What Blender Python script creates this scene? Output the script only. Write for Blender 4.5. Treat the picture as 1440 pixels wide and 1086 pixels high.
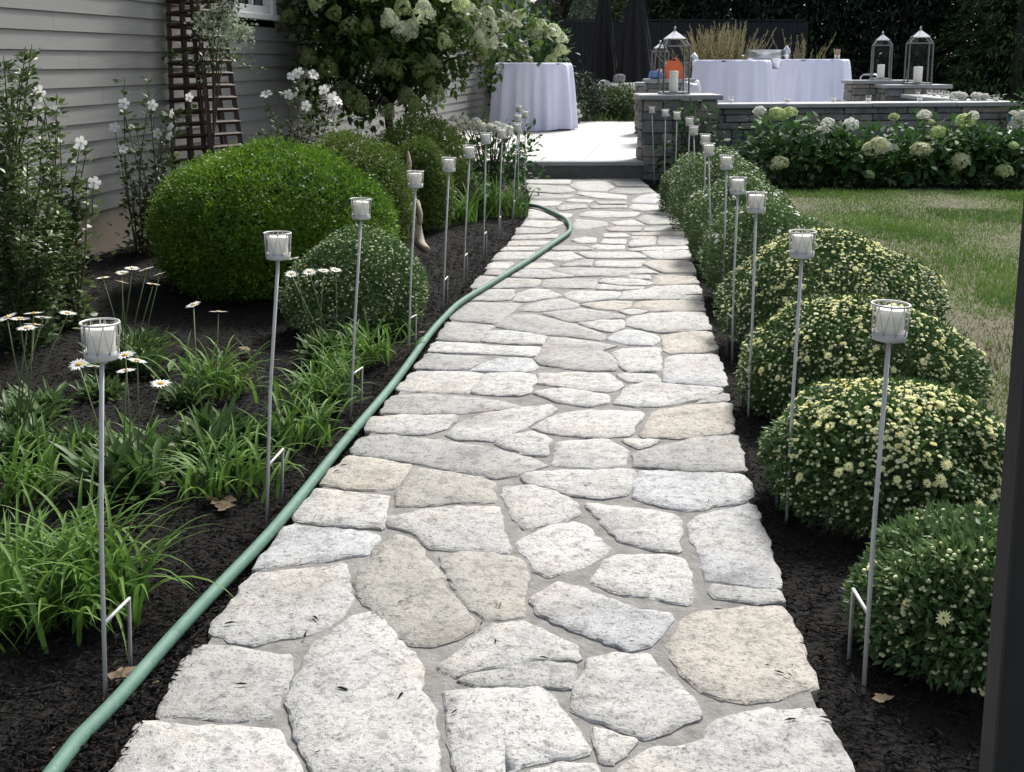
import bpy, math, random
import numpy as np
from mathutils import Vector, Matrix

random.seed(7)
RNG = np.random.default_rng(11)
SC = bpy.context.scene
for o in list(bpy.data.objects):
    bpy.data.objects.remove(o)
COL = SC.collection
R = math.radians

# ------------------------------------------------------------------ camera, sky, sun, exposure
CAM_H, PITCH, FPX, PX0, PY0 = 1.25, 10.0, 1600.0, 720.0, 370.0
cam = bpy.data.cameras.new('camera')
cam.sensor_width = 36.0
cam.lens = 36.0 * FPX / 1440.0
cam.shift_y = -(543.0 - PY0) / 1440.0
cam.clip_start = 0.05
cam.clip_end = 2000
camo = bpy.data.objects.new('camera', cam)
COL.objects.link(camo)
camo.location = (0, 0, CAM_H)
camo.rotation_euler = (R(90 - PITCH), 0, 0)
SC.camera = camo

SUN_EL, SUN_AZ = 47.0, 24.0        # azimuth clockwise from +Y (ahead of the camera, to the right)
w = bpy.data.worlds.new('World')
SC.world = w
w.use_nodes = True
nt = w.node_tree
bg = nt.nodes['Background']
sky = nt.nodes.new('ShaderNodeTexSky')
sky.sky_type = 'NISHITA'
sky.sun_disc = False
sky.sun_elevation = R(SUN_EL)
sky.sun_rotation = R(SUN_AZ)
sky.air_density = 1.0
sky.dust_density = 3.0
sky.ozone_density = 1.0
hz_ = nt.nodes.new('ShaderNodeHueSaturation')      # thin high cloud: a paler sky
hz_.inputs['Saturation'].default_value = 0.5
nt.links.new(sky.outputs[0], hz_.inputs['Color'])
nt.links.new(hz_.outputs[0], bg.inputs[0])
bg.inputs[1].default_value = 0.125
sl = bpy.data.lights.new('sun', 'SUN')
sl.energy = 3.1
sl.angle = R(12)
sl.color = (1.0, 0.965, 0.91)
so = bpy.data.objects.new('sun', sl)
COL.objects.link(so)
sd = Vector((math.sin(R(SUN_AZ)) * math.cos(R(SUN_EL)), math.cos(R(SUN_AZ)) * math.cos(R(SUN_EL)), math.sin(R(SUN_EL))))
so.rotation_euler = sd.to_track_quat('Z', 'Y').to_euler()
so.location = (5, 10, 15)
vs = SC.view_settings
vs.view_transform = 'Standard'
vs.look = 'None'
vs.gamma = 1.0
vs.exposure = 1.0
vs.use_curve_mapping = False

# ------------------------------------------------------------------ measuring helpers
SP, CP = math.sin(R(PITCH)), math.cos(R(PITCH))
def _dir(u, v):
    s, t = (u - PX0) / FPX, (v - PY0) / FPX
    return s, CP - t * SP, -SP - t * CP
def G(u, v, z=0.0):
    """point of the horizontal plane z that the photograph shows at pixel u, v"""
    x, y, d = _dir(u, v)
    k = (z - CAM_H) / d
    return Vector((x * k, y * k, z))
def D(u, v, Y):
    """point at distance Y in front of the camera that the photograph shows at pixel u, v"""
    x, y, d = _dir(u, v)
    k = Y / y
    return Vector((x * k, Y, CAM_H + d * k))

# ------------------------------------------------------------------ object helpers
def tag(o, label=None, cat=None, group=None, kind=None):
    if label: o['label'] = label
    if cat: o['category'] = cat
    if group: o['group'] = group
    if kind: o['kind'] = kind
    return o
def add(name, mesh, mat=None, parent=None, loc=None, rot=None):
    o = bpy.data.objects.new(name, mesh)
    COL.objects.link(o)
    if mat is not None and len(mesh.materials) == 0:
        mesh.materials.append(mat)
    if parent: o.parent = parent
    if loc is not None: o.location = loc
    if rot is not None: o.rotation_euler = rot
    return o
def empty(name, loc=(0, 0, 0), rz=0.0):
    o = bpy.data.objects.new(name, None)
    o.empty_display_size = 0.1
    COL.objects.link(o)
    o.location = loc
    o.rotation_euler = (0, 0, rz)
    return o
def copy_tree(o, parent=None):
    c = o.copy()
    COL.objects.link(c)
    if parent: c.parent = parent
    for ch in list(o.children):
        copy_tree(ch, c)
    return c

class MB:
    def __init__(self):
        self.v, self.f, self.s = [], [], []
    def face(self, idx, smooth=False):
        self.f.append(tuple(idx)); self.s.append(smooth)
    def box(self, c, size, rot=None, jit=0.0):
        b = len(self.v)
        M = rot if rot is not None else Matrix.Identity(3)
        for z in (-.5, .5):
            for (x, y) in ((-.5, -.5), (.5, -.5), (.5, .5), (-.5, .5)):
                p = M @ Vector((x * size[0], y * size[1], z * size[2]))
                if jit: p += Vector((random.uniform(-jit, jit), random.uniform(-jit, jit), random.uniform(-jit, jit)))
                self.v.append(Vector(c) + p)
        for q in ((3, 2, 1, 0), (4, 5, 6, 7), (0, 1, 5, 4), (1, 2, 6, 5), (2, 3, 7, 6), (3, 0, 4, 7)):
            self.face([b + i for i in q])
        return self
    def cbox(self, c, size, ch=0.004, rot=None, jit=0.0):
        """box with chamfered edges"""
        M = rot if rot is not None else Matrix.Identity(3)
        hx, hy, hz = [s * .5 for s in size]
        ch = min(ch, hx * .6, hy * .6, hz * .6)
        b = len(self.v)
        rings = [(hx - ch, hy - ch, -hz), (hx, hy, -hz + ch), (hx, hy, hz - ch), (hx - ch, hy - ch, hz)]
        for (x, y, z) in rings:
            cc = ch if x == hx else ch * .6
            pts = [(-x + cc, -y), (x - cc, -y), (x, -y + cc), (x, y - cc), (x - cc, y), (-x + cc, y), (-x, y - cc), (-x, -y + cc)]
            for (px, py) in pts:
                j = Vector((random.uniform(-jit, jit), random.uniform(-jit, jit), random.uniform(-jit, jit))) if jit else Vector((0, 0, 0))
                self.v.append(Vector(c) + M @ (Vector((px, py, z)) + j))
        for k in range(3):
            for i in range(8):
                j = (i + 1) % 8
                self.face([b + k * 8 + i, b + k * 8 + j, b + k * 8 + 8 + j, b + k * 8 + 8 + i])
        self.face([b + i for i in range(7, -1, -1)])
        self.face([b + 24 + i for i in range(8)])
        return self
    def tube(self, pts, rad, n=8, caps=True, smooth=True):
        pts = [Vector(p) for p in pts]
        if not hasattr(rad, '__len__'): rad = [rad] * len(pts)
        b = len(self.v)
        up = None
        for i, p in enumerate(pts):
            t = (pts[min(i + 1, len(pts) - 1)] - pts[max(i - 1, 0)]).normalized()
            if up is None:
                up = Vector((1, 0, 0)) if abs(t.x) < .9 else Vector((0, 1, 0))
            up = (up - t * up.dot(t)).normalized()
            sd_ = t.cross(up)
            for k in range(n):
                a = 2 * math.pi * k / n
                self.v.append(p + (up * math.cos(a) + sd_ * math.sin(a)) * rad[i])
        for i in range(len(pts) - 1):
            for k in range(n):
                k2 = (k + 1) % n
                self.face([b + i * n + k, b + i * n + k2, b + (i + 1) * n + k2, b + (i + 1) * n + k], smooth)
        if caps:
            self.face([b + k for k in range(n - 1, -1, -1)])
            e = b + (len(pts) - 1) * n
            self.face([e + k for k in range(n)])
        return self
    def lathe(self, prof, n=20, c=(0, 0, 0), smooth=True, ox=1.0, oy=1.0, caps=True):
        b = len(self.v)
        for (r, z) in prof:
            for k in range(n):
                a = 2 * math.pi * k / n
                self.v.append(Vector((c[0] + ox * r * math.cos(a), c[1] + oy * r * math.sin(a), c[2] + z)))
        for i in range(len(prof) - 1):
            for k in range(n):
                k2 = (k + 1) % n
                self.face([b + i * n + k, b + i * n + k2, b + (i + 1) * n + k2, b + (i + 1) * n + k], smooth)
        if caps and prof[0][0] > 1e-4: self.face([b + k for k in range(n - 1, -1, -1)])
        e = b + (len(prof) - 1) * n
        if caps and prof[-1][0] > 1e-4: self.face([e + k for k in range(n)])
        return self
    def mesh(self, name):
        m = bpy.data.meshes.new(name)
        m.from_pydata([tuple(p) for p in self.v], [], self.f)
        m.polygons.foreach_set('use_smooth', self.s)
        m.update()
        return m
    def build(self, name, mat, parent=None, loc=None, rot=None):
        return add(name, self.mesh(name), mat, parent, loc, rot)

def arr_mesh(name, V, F, rnd=None, smooth=False):
    """mesh from numpy arrays, F of triangles or quads"""
    V = np.asarray(V, dtype=np.float32); F = np.asarray(F, dtype=np.int32)
    m = bpy.data.meshes.new(name)
    m.vertices.add(len(V)); m.vertices.foreach_set('co', V.ravel())
    k = F.shape[1]
    m.loops.add(F.size); m.loops.foreach_set('vertex_index', F.ravel())
    m.polygons.add(len(F))
    m.polygons.foreach_set('loop_start', np.arange(0, F.size, k, dtype=np.int32))
    if smooth: m.polygons.foreach_set('use_smooth', np.ones(len(F), dtype=bool))
    m.update(calc_edges=True)
    if rnd is not None:
        a = m.attributes.new('rnd', 'FLOAT', 'POINT')
        a.data.foreach_set('value', np.asarray(rnd, dtype=np.float32))
    return m

def unit(a):
    return a / np.maximum(np.linalg.norm(a, axis=1, keepdims=True), 1e-9)
def rdir(n):
    return unit(RNG.normal(size=(n, 3)))
LEAF = (np.array([[0, 0, 0], [.45, .25, .07], [1, 0, -.06], [.45, -.25, .07]]), np.array([[0, 2, 1], [0, 3, 2]]))
LONGLEAF = (np.array([[0, 0, 0], [.35, .16, .05], [.7, .13, .03], [1, 0, -.12], [.7, -.13, .03], [.35, -.16, .05], [.5, 0, 0]]),
            np.array([[0, 6, 1], [1, 6, 2], [2, 6, 3], [3, 6, 4], [4, 6, 5], [5, 6, 0]]))
BROAD = (np.array([[0, 0, 0], [.2, .26, .03], [.55, .33, .05], [1, 0, -.1], [.55, -.33, .05], [.2, -.26, .03], [.5, 0, -.03]]),
         np.array([[0, 6, 1], [1, 6, 2], [2, 6, 3], [3, 6, 4], [4, 6, 5], [5, 6, 0]]))
CHIP = (np.array([[-.5, -.1, 0], [-.45, .1, .02], [.5, .02, 0], [.0, 0, .16]]), np.array([[0, 2, 3], [2, 1, 3], [1, 0, 3], [0, 1, 2]]))
BUD = (np.vstack([[[math.cos(i * math.pi / 3), math.sin(i * math.pi / 3), 0] for i in range(6)],
                  [[.7 * math.cos(i * math.pi / 3 + .5), .7 * math.sin(i * math.pi / 3 + .5), .6] for i in range(6)], [[0, 0, .85]]]),
       np.array([[i, (i + 1) % 6, 6 + i] for i in range(6)] + [[(i + 1) % 6, 6 + (i + 1) % 6, 6 + i] for i in range(6)] + [[6 + i, 6 + (i + 1) % 6, 12] for i in range(6)]))
def petal_ring(n, r, z0, z1, wdt, rr0=.12, ph=0.0):
    v, f = [], []
    for i in range(n):
        a = 2 * math.pi * i / n + ph + .12 * math.sin(i * 7.3)
        q = r * (1 + .1 * math.sin(i * 4.1))
        def pt(rad, off, z):
            return [math.cos(a) * rad - math.sin(a) * off, math.sin(a) * rad + math.cos(a) * off, z]
        b = len(v)
        v += [pt(rr0, 0, z0), pt(q * .6, wdt, z0 * .4 + z1 * .6 + .04), pt(q, 0, z1), pt(q * .6, -wdt, z0 * .4 + z1 * .6 + .04)]
        f += [[b, b + 3, b + 2], [b, b + 2, b + 1]]
    return np.array(v), np.array(f)
def join_t(*ts):
    V, F, b = [], [], 0
    for v, f in ts:
        V.append(v); F.append(f + b); b += len(v)
    return np.vstack(V), np.vstack(F)
BLOOM = join_t(petal_ring(13, 1.0, .0, .12, .16), petal_ring(9, .7, .05, .34, .16, ph=.2), petal_ring(6, .38, .1, .45, .15, ph=.1))

def scatter(tpl, P, X, N, L, W=None, rnd=None, H=None):
    """copies of a template: origin P, long axis X, normal hint N, length L, width W"""
    tv, tf = tpl
    P = np.asarray(P, float); n = len(P)
    X = unit(np.asarray(X, float)); N = np.asarray(N, float)
    Z = N - X * np.sum(N * X, axis=1, keepdims=True)
    Z = unit(Z + 1e-6); Y = np.cross(Z, X)
    L = np.broadcast_to(np.asarray(L, float), (n,)); W = L if W is None else np.broadcast_to(np.asarray(W, float), (n,))
    H = W if H is None else np.broadcast_to(np.asarray(H, float), (n,))
    V = (P[:, None, :] + X[:, None, :] * (tv[None, :, 0:1] * L[:, None, None]) + Y[:, None, :] * (tv[None, :, 1:2] * W[:, None, None])
         + Z[:, None, :] * (tv[None, :, 2:3] * H[:, None, None]))
    F = tf[None, :, :] + (np.arange(n) * len(tv))[:, None, None]
    rnd = RNG.random(n) if rnd is None else rnd
    return V.reshape(-1, 3), F.reshape(-1, tf.shape[1]), np.repeat(rnd, len(tv))
def cat(*parts):
    V, F, A, b = [], [], [], 0
    for v, f, a in parts:
        V.append(v); F.append(f + b); A.append(a); b += len(v)
    return np.vstack(V), np.vstack(F), np.concatenate(A)

# ------------------------------------------------------------------ materials
def new_mat(name):
    m = bpy.data.materials.new(name)
    m.use_nodes = True
    n = m.node_tree
    return m, n, n.nodes['Principled BSDF']
def rgb(c): return (c[0], c[1], c[2], 1.0)
def node(n, typ, **kw):
    x = n.nodes.new(typ)
    for k, v in kw.items():
        if k.startswith('i_'):
            x.inputs[int(k[2:])].default_value = v
        else:
            setattr(x, k, v)
    return x
def noise(n, scale, detail=4.0, rough=.55, coord='Object', dist=0.0, stretch=None):
    tc = node(n, 'ShaderNodeTexCoord')
    t = node(n, 'ShaderNodeTexNoise')
    t.inputs['Scale'].default_value = scale
    t.inputs['Detail'].default_value = detail
    t.inputs['Roughness'].default_value = rough
    t.inputs['Distortion'].default_value = dist
    if stretch:
        mp = node(n, 'ShaderNodeMapping')
        mp.inputs['Scale'].default_value = stretch
        n.links.new(tc.outputs[coord], mp.inputs[0]); n.links.new(mp.outputs[0], t.inputs['Vector'])
    else:
        n.links.new(tc.outputs[coord], t.inputs['Vector'])
    return t.outputs['Fac']
def ramp(n, fac, stops):
    r = node(n, 'ShaderNodeValToRGB')
    e = r.color_ramp.elements
    while len(e) < len(stops): e.new(.5)
    for k, (p, c) in enumerate(stops):
        e[k].position = p; e[k].color = rgb(c) if len(c) == 3 else c
    n.links.new(fac, r.inputs[0])
    return r.outputs[0]
def mixc(n, fac, a, b, typ='MIX'):
    x = node(n, 'ShaderNodeMix', data_type='RGBA', blend_type=typ)
    for sock, val in ((x.inputs[0], fac), (x.inputs[6], a), (x.inputs[7], b)):
        if hasattr(val, 'links'): n.links.new(val, sock)
        elif isinstance(val, (int, float)): sock.default_value = val
        else: sock.default_value = rgb(val)
    return x.outputs[2]
def bump(n, bsdf, h, strength=.4, dist=.01):
    b = node(n, 'ShaderNodeBump')
    b.inputs['Strength'].default_value = strength
    b.inputs['Distance'].default_value = dist
    n.links.new(h, b.inputs['Height'])
    n.links.new(b.outputs[0], bsdf.inputs['Normal'])
def plain(name, c1, c2=None, rough=.6, scale=8.0, metal=0.0, bmp=0.0, bscale=60.0, coord='Object', spec=.5, stretch=None, bdist=.005):
    m, n, p = new_mat(name)
    c2 = c2 or tuple(x * .8 for x in c1)
    n.links.new(ramp(n, noise(n, scale, 5, .6, coord, stretch=stretch), [(.3, c1), (.7, c2)]), p.inputs['Base Color'])
    p.inputs['Roughness'].default_value = rough
    p.inputs['Metallic'].default_value = metal
    p.inputs['Specular IOR Level'].default_value = spec
    if bmp: bump(n, p, noise(n, bscale, 4, .6, coord, stretch=stretch), bmp, bdist)
    return m
def leafmat(name, dark, light, rough=.5, trans=.3, spec=.4, scale=3.0):
    """leaf: colour differs from leaf to leaf, thin enough to let some light through"""
    m, n, p = new_mat(name)
    at = node(n, 'ShaderNodeAttribute', attribute_name='rnd')
    c = ramp(n, at.outputs['Fac'], [(0.0, dark), (1.0, light)])
    c = mixc(n, .5, c, ramp(n, noise(n, scale, 2), [(.35, dark), (.65, light)]))
    n.links.new(c, p.inputs['Base Color'])
    p.inputs['Roughness'].default_value = rough
    p.inputs['Specular IOR Level'].default_value = spec
    t = node(n, 'ShaderNodeBsdfTranslucent')
    n.links.new(c, t.inputs[0])
    mx = node(n, 'ShaderNodeMixShader')
    mx.inputs[0].default_value = trans
    out = n.nodes['Material Output']
    n.links.new(p.outputs[0], mx.inputs[1]); n.links.new(t.outputs[0], mx.inputs[2]); n.links.new(mx.outputs[0], out.inputs[0])
    return m
def objcol_leaf(name, rough=.6, trans=.35, lo=.75):
    m, n, p = new_mat(name)
    oi = node(n, 'ShaderNodeObjectInfo')
    at = node(n, 'ShaderNodeAttribute', attribute_name='rnd')
    c = mixc(n, 1.0, oi.outputs['Color'], ramp(n, at.outputs['Fac'], [(0, (lo, lo, lo)), (1, (1, 1, 1))]), 'MULTIPLY')
    n.links.new(c, p.inputs['Base Color'])
    p.inputs['Roughness'].default_value = rough
    t = node(n, 'ShaderNodeBsdfTranslucent')
    n.links.new(c, t.inputs[0])
    mx = node(n, 'ShaderNodeMixShader'); mx.inputs[0].default_value = trans
    n.links.new(p.outputs[0], mx.inputs[1]); n.links.new(t.outputs[0], mx.inputs[2])
    n.links.new(mx.outputs[0], n.nodes['Material Output'].inputs[0])
    return m
def thin_glass(name, tint=(1, 1, 1), refl=.012):
    m, n, p = new_mat(name)
    n.nodes.remove(p)
    tr = node(n, 'ShaderNodeBsdfTransparent'); tr.inputs[0].default_value = rgb(tint)
    gl = node(n, 'ShaderNodeBsdfGlossy'); gl.inputs['Roughness'].default_value = .03
    lw = node(n, 'ShaderNodeLayerWeight'); lw.inputs[0].default_value = .25
    ad = node(n, 'ShaderNodeMath', operation='MULTIPLY_ADD'); ad.inputs[1].default_value = .22; ad.inputs[2].default_value = refl
    n.links.new(lw.outputs['Fresnel'], ad.inputs[0])
    mx = node(n, 'ShaderNodeMixShader')
    n.links.new(ad.outputs[0], mx.inputs[0]); n.links.new(tr.outputs[0], mx.inputs[1]); n.links.new(gl.outputs[0], mx.inputs[2])
    n.links.new(mx.outputs[0], n.nodes['Material Output'].inputs[0])
    return m
def stone_mat():
    m, n, p = new_mat('flagstone')
    oi = node(n, 'ShaderNodeObjectInfo')
    base = oi.outputs['Color']
    big = ramp(n, noise(n, 5.0, 5, .62), [(.28, (.58, .57, .55)), (.46, (.95, .95, .94)), (.72, (1.08, 1.07, 1.04))])
    c = mixc(n, 1.0, base, big, 'MULTIPLY')
    warm = ramp(n, noise(n, 3.1, 3, .5, dist=.4), [(.52, (0, 0, 0)), (.72, (1, 1, 1))])
    c = mixc(n, ramp(n, warm, [(0, (0, 0, 0)), (1, (.32, .32, .32))]), c, (.38, .32, .23))
    mid = ramp(n, noise(n, 30.0, 8, .78, dist=.35), [(.36, (.42, .42, .42)), (.50, (1, 1, 1)), (.66, (1.12, 1.12, 1.12))])
    c = mixc(n, .85, c, mid, 'MULTIPLY')
    spk = ramp(n, noise(n, 120.0, 4, .75), [(.36, (.16, .15, .13)), (.45, (1, 1, 1))])
    c = mixc(n, .75, c, spk, 'MULTIPLY')
    blot = ramp(n, noise(n, 16.0, 6, .75, dist=.6), [(.32, (.42, .41, .39)), (.45, (1, 1, 1))])
    c = mixc(n, .7, c, blot, 'MULTIPLY')
    n.links.new(c, p.inputs['Base Color'])
    p.inputs['Roughness'].default_value = .72
    p.inputs['Specular IOR Level'].default_value = .35
    a = node(n, 'ShaderNodeMath', operation='MULTIPLY_ADD')
    n.links.new(noise(n, 17.0, 9, .72, dist=.3), a.inputs[0]); a.inputs[1].default_value = 1.6
    n.links.new(noise(n, 110.0, 4, .7), a.inputs[2])
    bump(n, p, a.outputs[0], .75, .006)
    return m
def objcol_mat(name, rough, sc1=14.0, sc2=90.0, lo=.6, hi=1.15, bmp=.5, bd=.006, stretch=None):
    m, n, p = new_mat(name)
    oi = node(n, 'ShaderNodeObjectInfo')
    c = mixc(n, 1.0, oi.outputs['Color'], ramp(n, noise(n, sc1, 6, .65, stretch=stretch), [(.3, (lo, lo, lo)), (.7, (hi, hi, hi))]), 'MULTIPLY')
    n.links.new(c, p.inputs['Base Color'])
    p.inputs['Roughness'].default_value = rough
    bump(n, p, noise(n, sc2, 6, .7, stretch=stretch), bmp, bd)
    return m

M = {}
M['flagstone'] = stone_mat()
M['mortar'] = plain('mortar', (.215, .208, .196), (.115, .11, .10), .95, 20, bmp=1.0, bscale=90)
M['mulch'] = plain('mulch', (.006, .0055, .005), (.011, .0095, .0085), .95, 30, bmp=1.0, bscale=70, bdist=.02, spec=.2)
M['chip'] = leafmat('bark_chip', (.0042, .004, .0037), (.024, .021, .019), .95, 0.0, .10, 40)
M['soil'] = plain('soil', (.05, .06, .03), (.03, .04, .02), .95, .5, bmp=.5, bscale=8)
M['lawn'] = plain('lawn', (.050, .055, .022), (.085, .066, .040), .95, 5.0, bmp=.8, bscale=60)
M['grass'] = leafmat('grass_blade', (.055, .125, .020), (.15, .25, .045), .5, .3, .3, 1.2)
M['drygrass'] = leafmat('dry_grass_blade', (.11, .09, .045), (.21, .17, .095), .8, .2, .2, 4)
M['siding'] = plain('siding', (.235, .23, .215), (.208, .203, .19), .55, 2.5, bmp=.12, bscale=30, stretch=(1, 1, 14))
M['foundation'] = plain('foundation', (.50, .41, .31), (.40, .32, .24), .9, 4, bmp=.4, bscale=40)
M['white_paint'] = plain('white_paint', (.72, .72, .70), (.64, .64, .62), .45, 6)
M['glass_dark'] = plain('window_glass', (.03, .035, .04), (.02, .025, .03), .06, 3, spec=.8)
M['trellis'] = plain('trellis_wood', (.062, .030, .021), (.034, .017, .012), .7, 18, bmp=.4, bscale=50, stretch=(3, 3, .4))
M['metal_grey'] = plain('stake_metal', (.46, .46, .455), (.38, .38, .38), .5, 30, metal=.15)
M['wax'] = None
m_, n_, p_ = new_mat('wax')
p_.inputs['Base Color'].default_value = (.80, .77, .68, 1); p_.inputs['Roughness'].default_value = .45
p_.inputs['Subsurface Weight'].default_value = .25; p_.inputs['Subsurface Radius'].default_value = (.02, .015, .01)
M['wax'] = m_
M['glass'] = thin_glass('clear_glass')
M['wick'] = plain('wick', (.55, .52, .46), (.4, .38, .33), .9, 40)
def hose_mat():
    m, n, p = new_mat('hose_rubber')
    c = ramp(n, noise(n, 7, 5, .7), [(.3, (.042, .108, .078)), (.55, (.062, .145, .106)), (.75, (.095, .18, .14))])
    c = mixc(n, ramp(n, noise(n, 60, 5, .7), [(.55, (0, 0, 0)), (.75, (.6, .6, .6))]), c, (.20, .25, .21))
    n.links.new(c, p.inputs['Base Color']); p.inputs['Roughness'].default_value = .7
    bump(n, p, noise(n, 130, 3), .35, .002)
    return m
M['hose'] = hose_mat()
M['wallstone'] = objcol_mat('wall_stone', .8, 9, 45, .55, 1.2, .8, .012)
M['capstone'] = plain('capstone', (.27, .28, .285), (.21, .22, .225), .7, 5, bmp=.4, bscale=40)
M['dark_joint'] = plain('wall_core', (.05, .05, .05), (.03, .03, .03), .95, 10)
M['patio'] = objcol_mat('patio_slab', .75, 3.5, 120, .88, 1.06, .25, .003)
M['joint'] = plain('patio_joint', (.30, .28, .26), (.24, .23, .21), .9, 10)
M['riser'] = plain('step_stone', (.105, .10, .095), (.065, .062, .058), .8, 12, bmp=.6, bscale=35, stretch=(1, 1, 3))
M['cloth'] = plain('table_cloth', (.68, .70, .82), (.64, .66, .79), .85, 2, bmp=.15, bscale=20)  # white cloth; blue tint of the sky light is put into its colour
M['silver'] = plain('lantern_steel', (.55, .56, .58), (.45, .46, .48), .22, 20, metal=1.0)
M['bar_steel'] = plain('lantern_bar', (.22, .225, .23), (.16, .165, .17), .35, 20, metal=.9)
M['zinc'] = plain('tub_zinc', (.50, .51, .52), (.36, .37, .38), .3, 8, metal=.9)
M['black_wood'] = plain('black_wood', (.014, .0135, .013), (.008, .008, .0075), .7, 12, bmp=.3, bscale=40, stretch=(3, 3, .3))
M['fence'] = plain('fence_paint', (.016, .017, .021), (.010, .011, .014), .9, 6, bmp=.3, bscale=20, stretch=(4, 4, .4))
M['canvas_dark'] = plain('umbrella_canvas', (.012, .012, .014), (.008, .008, .010), .9, 4)
M['hare'] = plain('cast_stone', (.34, .28, .21), (.24, .20, .15), .85, 20, bmp=.5, bscale=70)
M['water'] = plain('pool_water', (.10, .30, .42), (.08, .26, .38), .08, 2, bmp=.2, bscale=4)
M['bark'] = plain('bark', (.07, .055, .04), (.035, .028, .02), .9, 20, bmp=.8, bscale=40, stretch=(2, 2, .5))
M['stem'] = plain('green_stem', (.08, .12, .035), (.06, .085, .03), .6, 20)
M['stem_brown'] = plain('brown_stem', (.10, .075, .045), (.06, .05, .03), .8, 20)
M['boxwood'] = leafmat('boxwood_leaf', (.028, .085, .009), (.165, .285, .026), .5, .35, .3, 2.5)
M['boxwood_dull'] = leafmat('boxwood_leaf_olive', (.040, .085, .016), (.155, .22, .040), .5, .3, .3, 2.5)
M['mum_leaf'] = leafmat('mum_leaf', (.028, .070, .020), (.088, .155, .045), .55, .2, .3, 6)
M['mum_leaf_fresh'] = leafmat('mum_leaf_fresh', (.045, .095, .030), (.125, .205, .070), .55, .25, .3, 6)
M['bud'] = leafmat('mum_bud', (.40, .46, .22), (.76, .74, .46), .6, .2, .3, 20)
M['bloom_y'] = leafmat('mum_bloom', (.80, .77, .30), (.85, .85, .62), .6, .3, .3, 15)
M['bloom_w'] = leafmat('mum_bloom_white', (.72, .74, .66), (.82, .82, .78), .6, .3, .3, 15)
M['lily'] = leafmat('daylily_leaf', (.045, .110, .018), (.14, .25, .045), .55, .35, .22, 5)
M['basal'] = leafmat('daisy_leaf', (.040, .088, .022), (.11, .18, .055), .5, .25, .3, 5)
M['petal_white'] = leafmat('white_petal', (.74, .74, .72), (.82, .82, .80), .6, .3, .3, 5)
M['disc'] = plain('daisy_disc', (.62, .40, .05), (.48, .28, .03), .9, 60, bmp=.6, bscale=200)
M['hib_leaf'] = leafmat('hibiscus_leaf', (.045, .080, .022), (.115, .165, .050), .5, .25, .4, 4)
M['privet'] = leafmat('narrow_leaf', (.038, .075, .022), (.10, .155, .045), .45, .25, .45, 4)
M['hyd_leaf'] = leafmat('hydrangea_leaf', (.032, .068, .016), (.10, .165, .036), .5, .42, .25, 3)
M['anna_leaf'] = leafmat('broad_leaf', (.022, .060, .018), (.065, .140, .036), .65, .25, .18, 3)
M['floret'] = objcol_leaf('hydrangea_floret')
M['conifer'] = leafmat('conifer_spray', (.015, .030, .017), (.042, .064, .036), .7, .1, .2, .6)
M['deciduous'] = leafmat('far_leaf', (.03, .055, .018), (.075, .12, .035), .6, .25, .3, .6)
M['reed'] = leafmat('reed_grass', (.19, .17, .085), (.33, .29, .165), .8, .25, .2, 4)
M['clematis'] = leafmat('clematis_flower', (.30, .38, .24), (.52, .57, .43), .7, .3, .2, 8)
M['dead_leaf'] = leafmat('dead_leaf', (.14, .10, .06), (.26, .20, .13), .8, .2, .2, 8)
M['orange'] = plain('orange_plastic', (.75, .13, .025), (.65, .10, .02), .45, 4)
M['blue_cloth'] = plain('blue_fabric', (.16, .24, .45), (.10, .16, .34), .9, 12, bmp=.3)
M['plastic_white'] = plain('white_film', (.60, .61, .64), (.45, .46, .50), .3, 12, bmp=.8, bscale=30)
M['cushion'] = plain('cushion_white', (.62, .61, .58), (.54, .53, .50), .9, 8)
M['roof_grey'] = plain('roof_shingle', (.11, .115, .13), (.08, .085, .095), .9, 10, bmp=.4, bscale=20)
M['stick'] = plain('reed_stick', (.38, .26, .17), (.28, .19, .12), .8, 20)
M['navy'] = plain('pattern_cloth', (.02, .02, .025), (.35, .35, .35), .9, 22)

# ------------------------------------------------------------------ ground, path, beds, lawn
LEFT_PX = [(155, 1086), (215, 1008), (290, 890), (350, 803), (405, 735), (445, 684), (490, 639), (533, 583), (556, 551), (583, 517), (605, 493),
           (632, 447), (662, 405), (690, 367), (712, 345), (727, 322), (740, 302), (744, 275), (739, 252)]
RIGHT_PX = [(1198, 1086), (1172, 1022), (1148, 965), (1118, 880), (1100, 835), (1062, 706), (1048, 663), (1031, 602), (1022, 540), (1007, 495),
            (999, 465), (988, 430), (980, 390), (971, 362), (966, 335), (960, 318), (950, 303), (938, 288), (926, 271), (914, 262), (903, 252)]
LW = [Vector((-.76, .3, 0)), Vector((-.75, 1.2, 0))] + [G(*p) for p in LEFT_PX]
RW = [Vector((.50, .3, 0)), Vector((.55, 1.2, 0))] + [G(*p) for p in RIGHT_PX]
def edge_x(W, y):
    for a, b in zip(W[:-1], W[1:]):
        if a.y <= y <= b.y:
            return a.x + (b.x - a.x) * (y - a.y) / max(b.y - a.y, 1e-6)
    return W[0].x if y < W[0].y else W[-1].x
PATIO_Y = G(820, 250).y
def hillock(x, y):
    return .012 * math.sin(3.1 * x + 1.7 * y) + .010 * math.sin(5.3 * x - 4.1 * y + 1) + .006 * math.sin(11 * x + 9 * y)

g = MB()
g.v = [Vector((-300, -60, -.30)), Vector((300, -60, -.30)), Vector((300, 600, -.30)), Vector((-300, 600, -.30))]
g.face((0, 1, 2, 3))
tag(g.build('ground', M['soil']), kind='structure')

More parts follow.
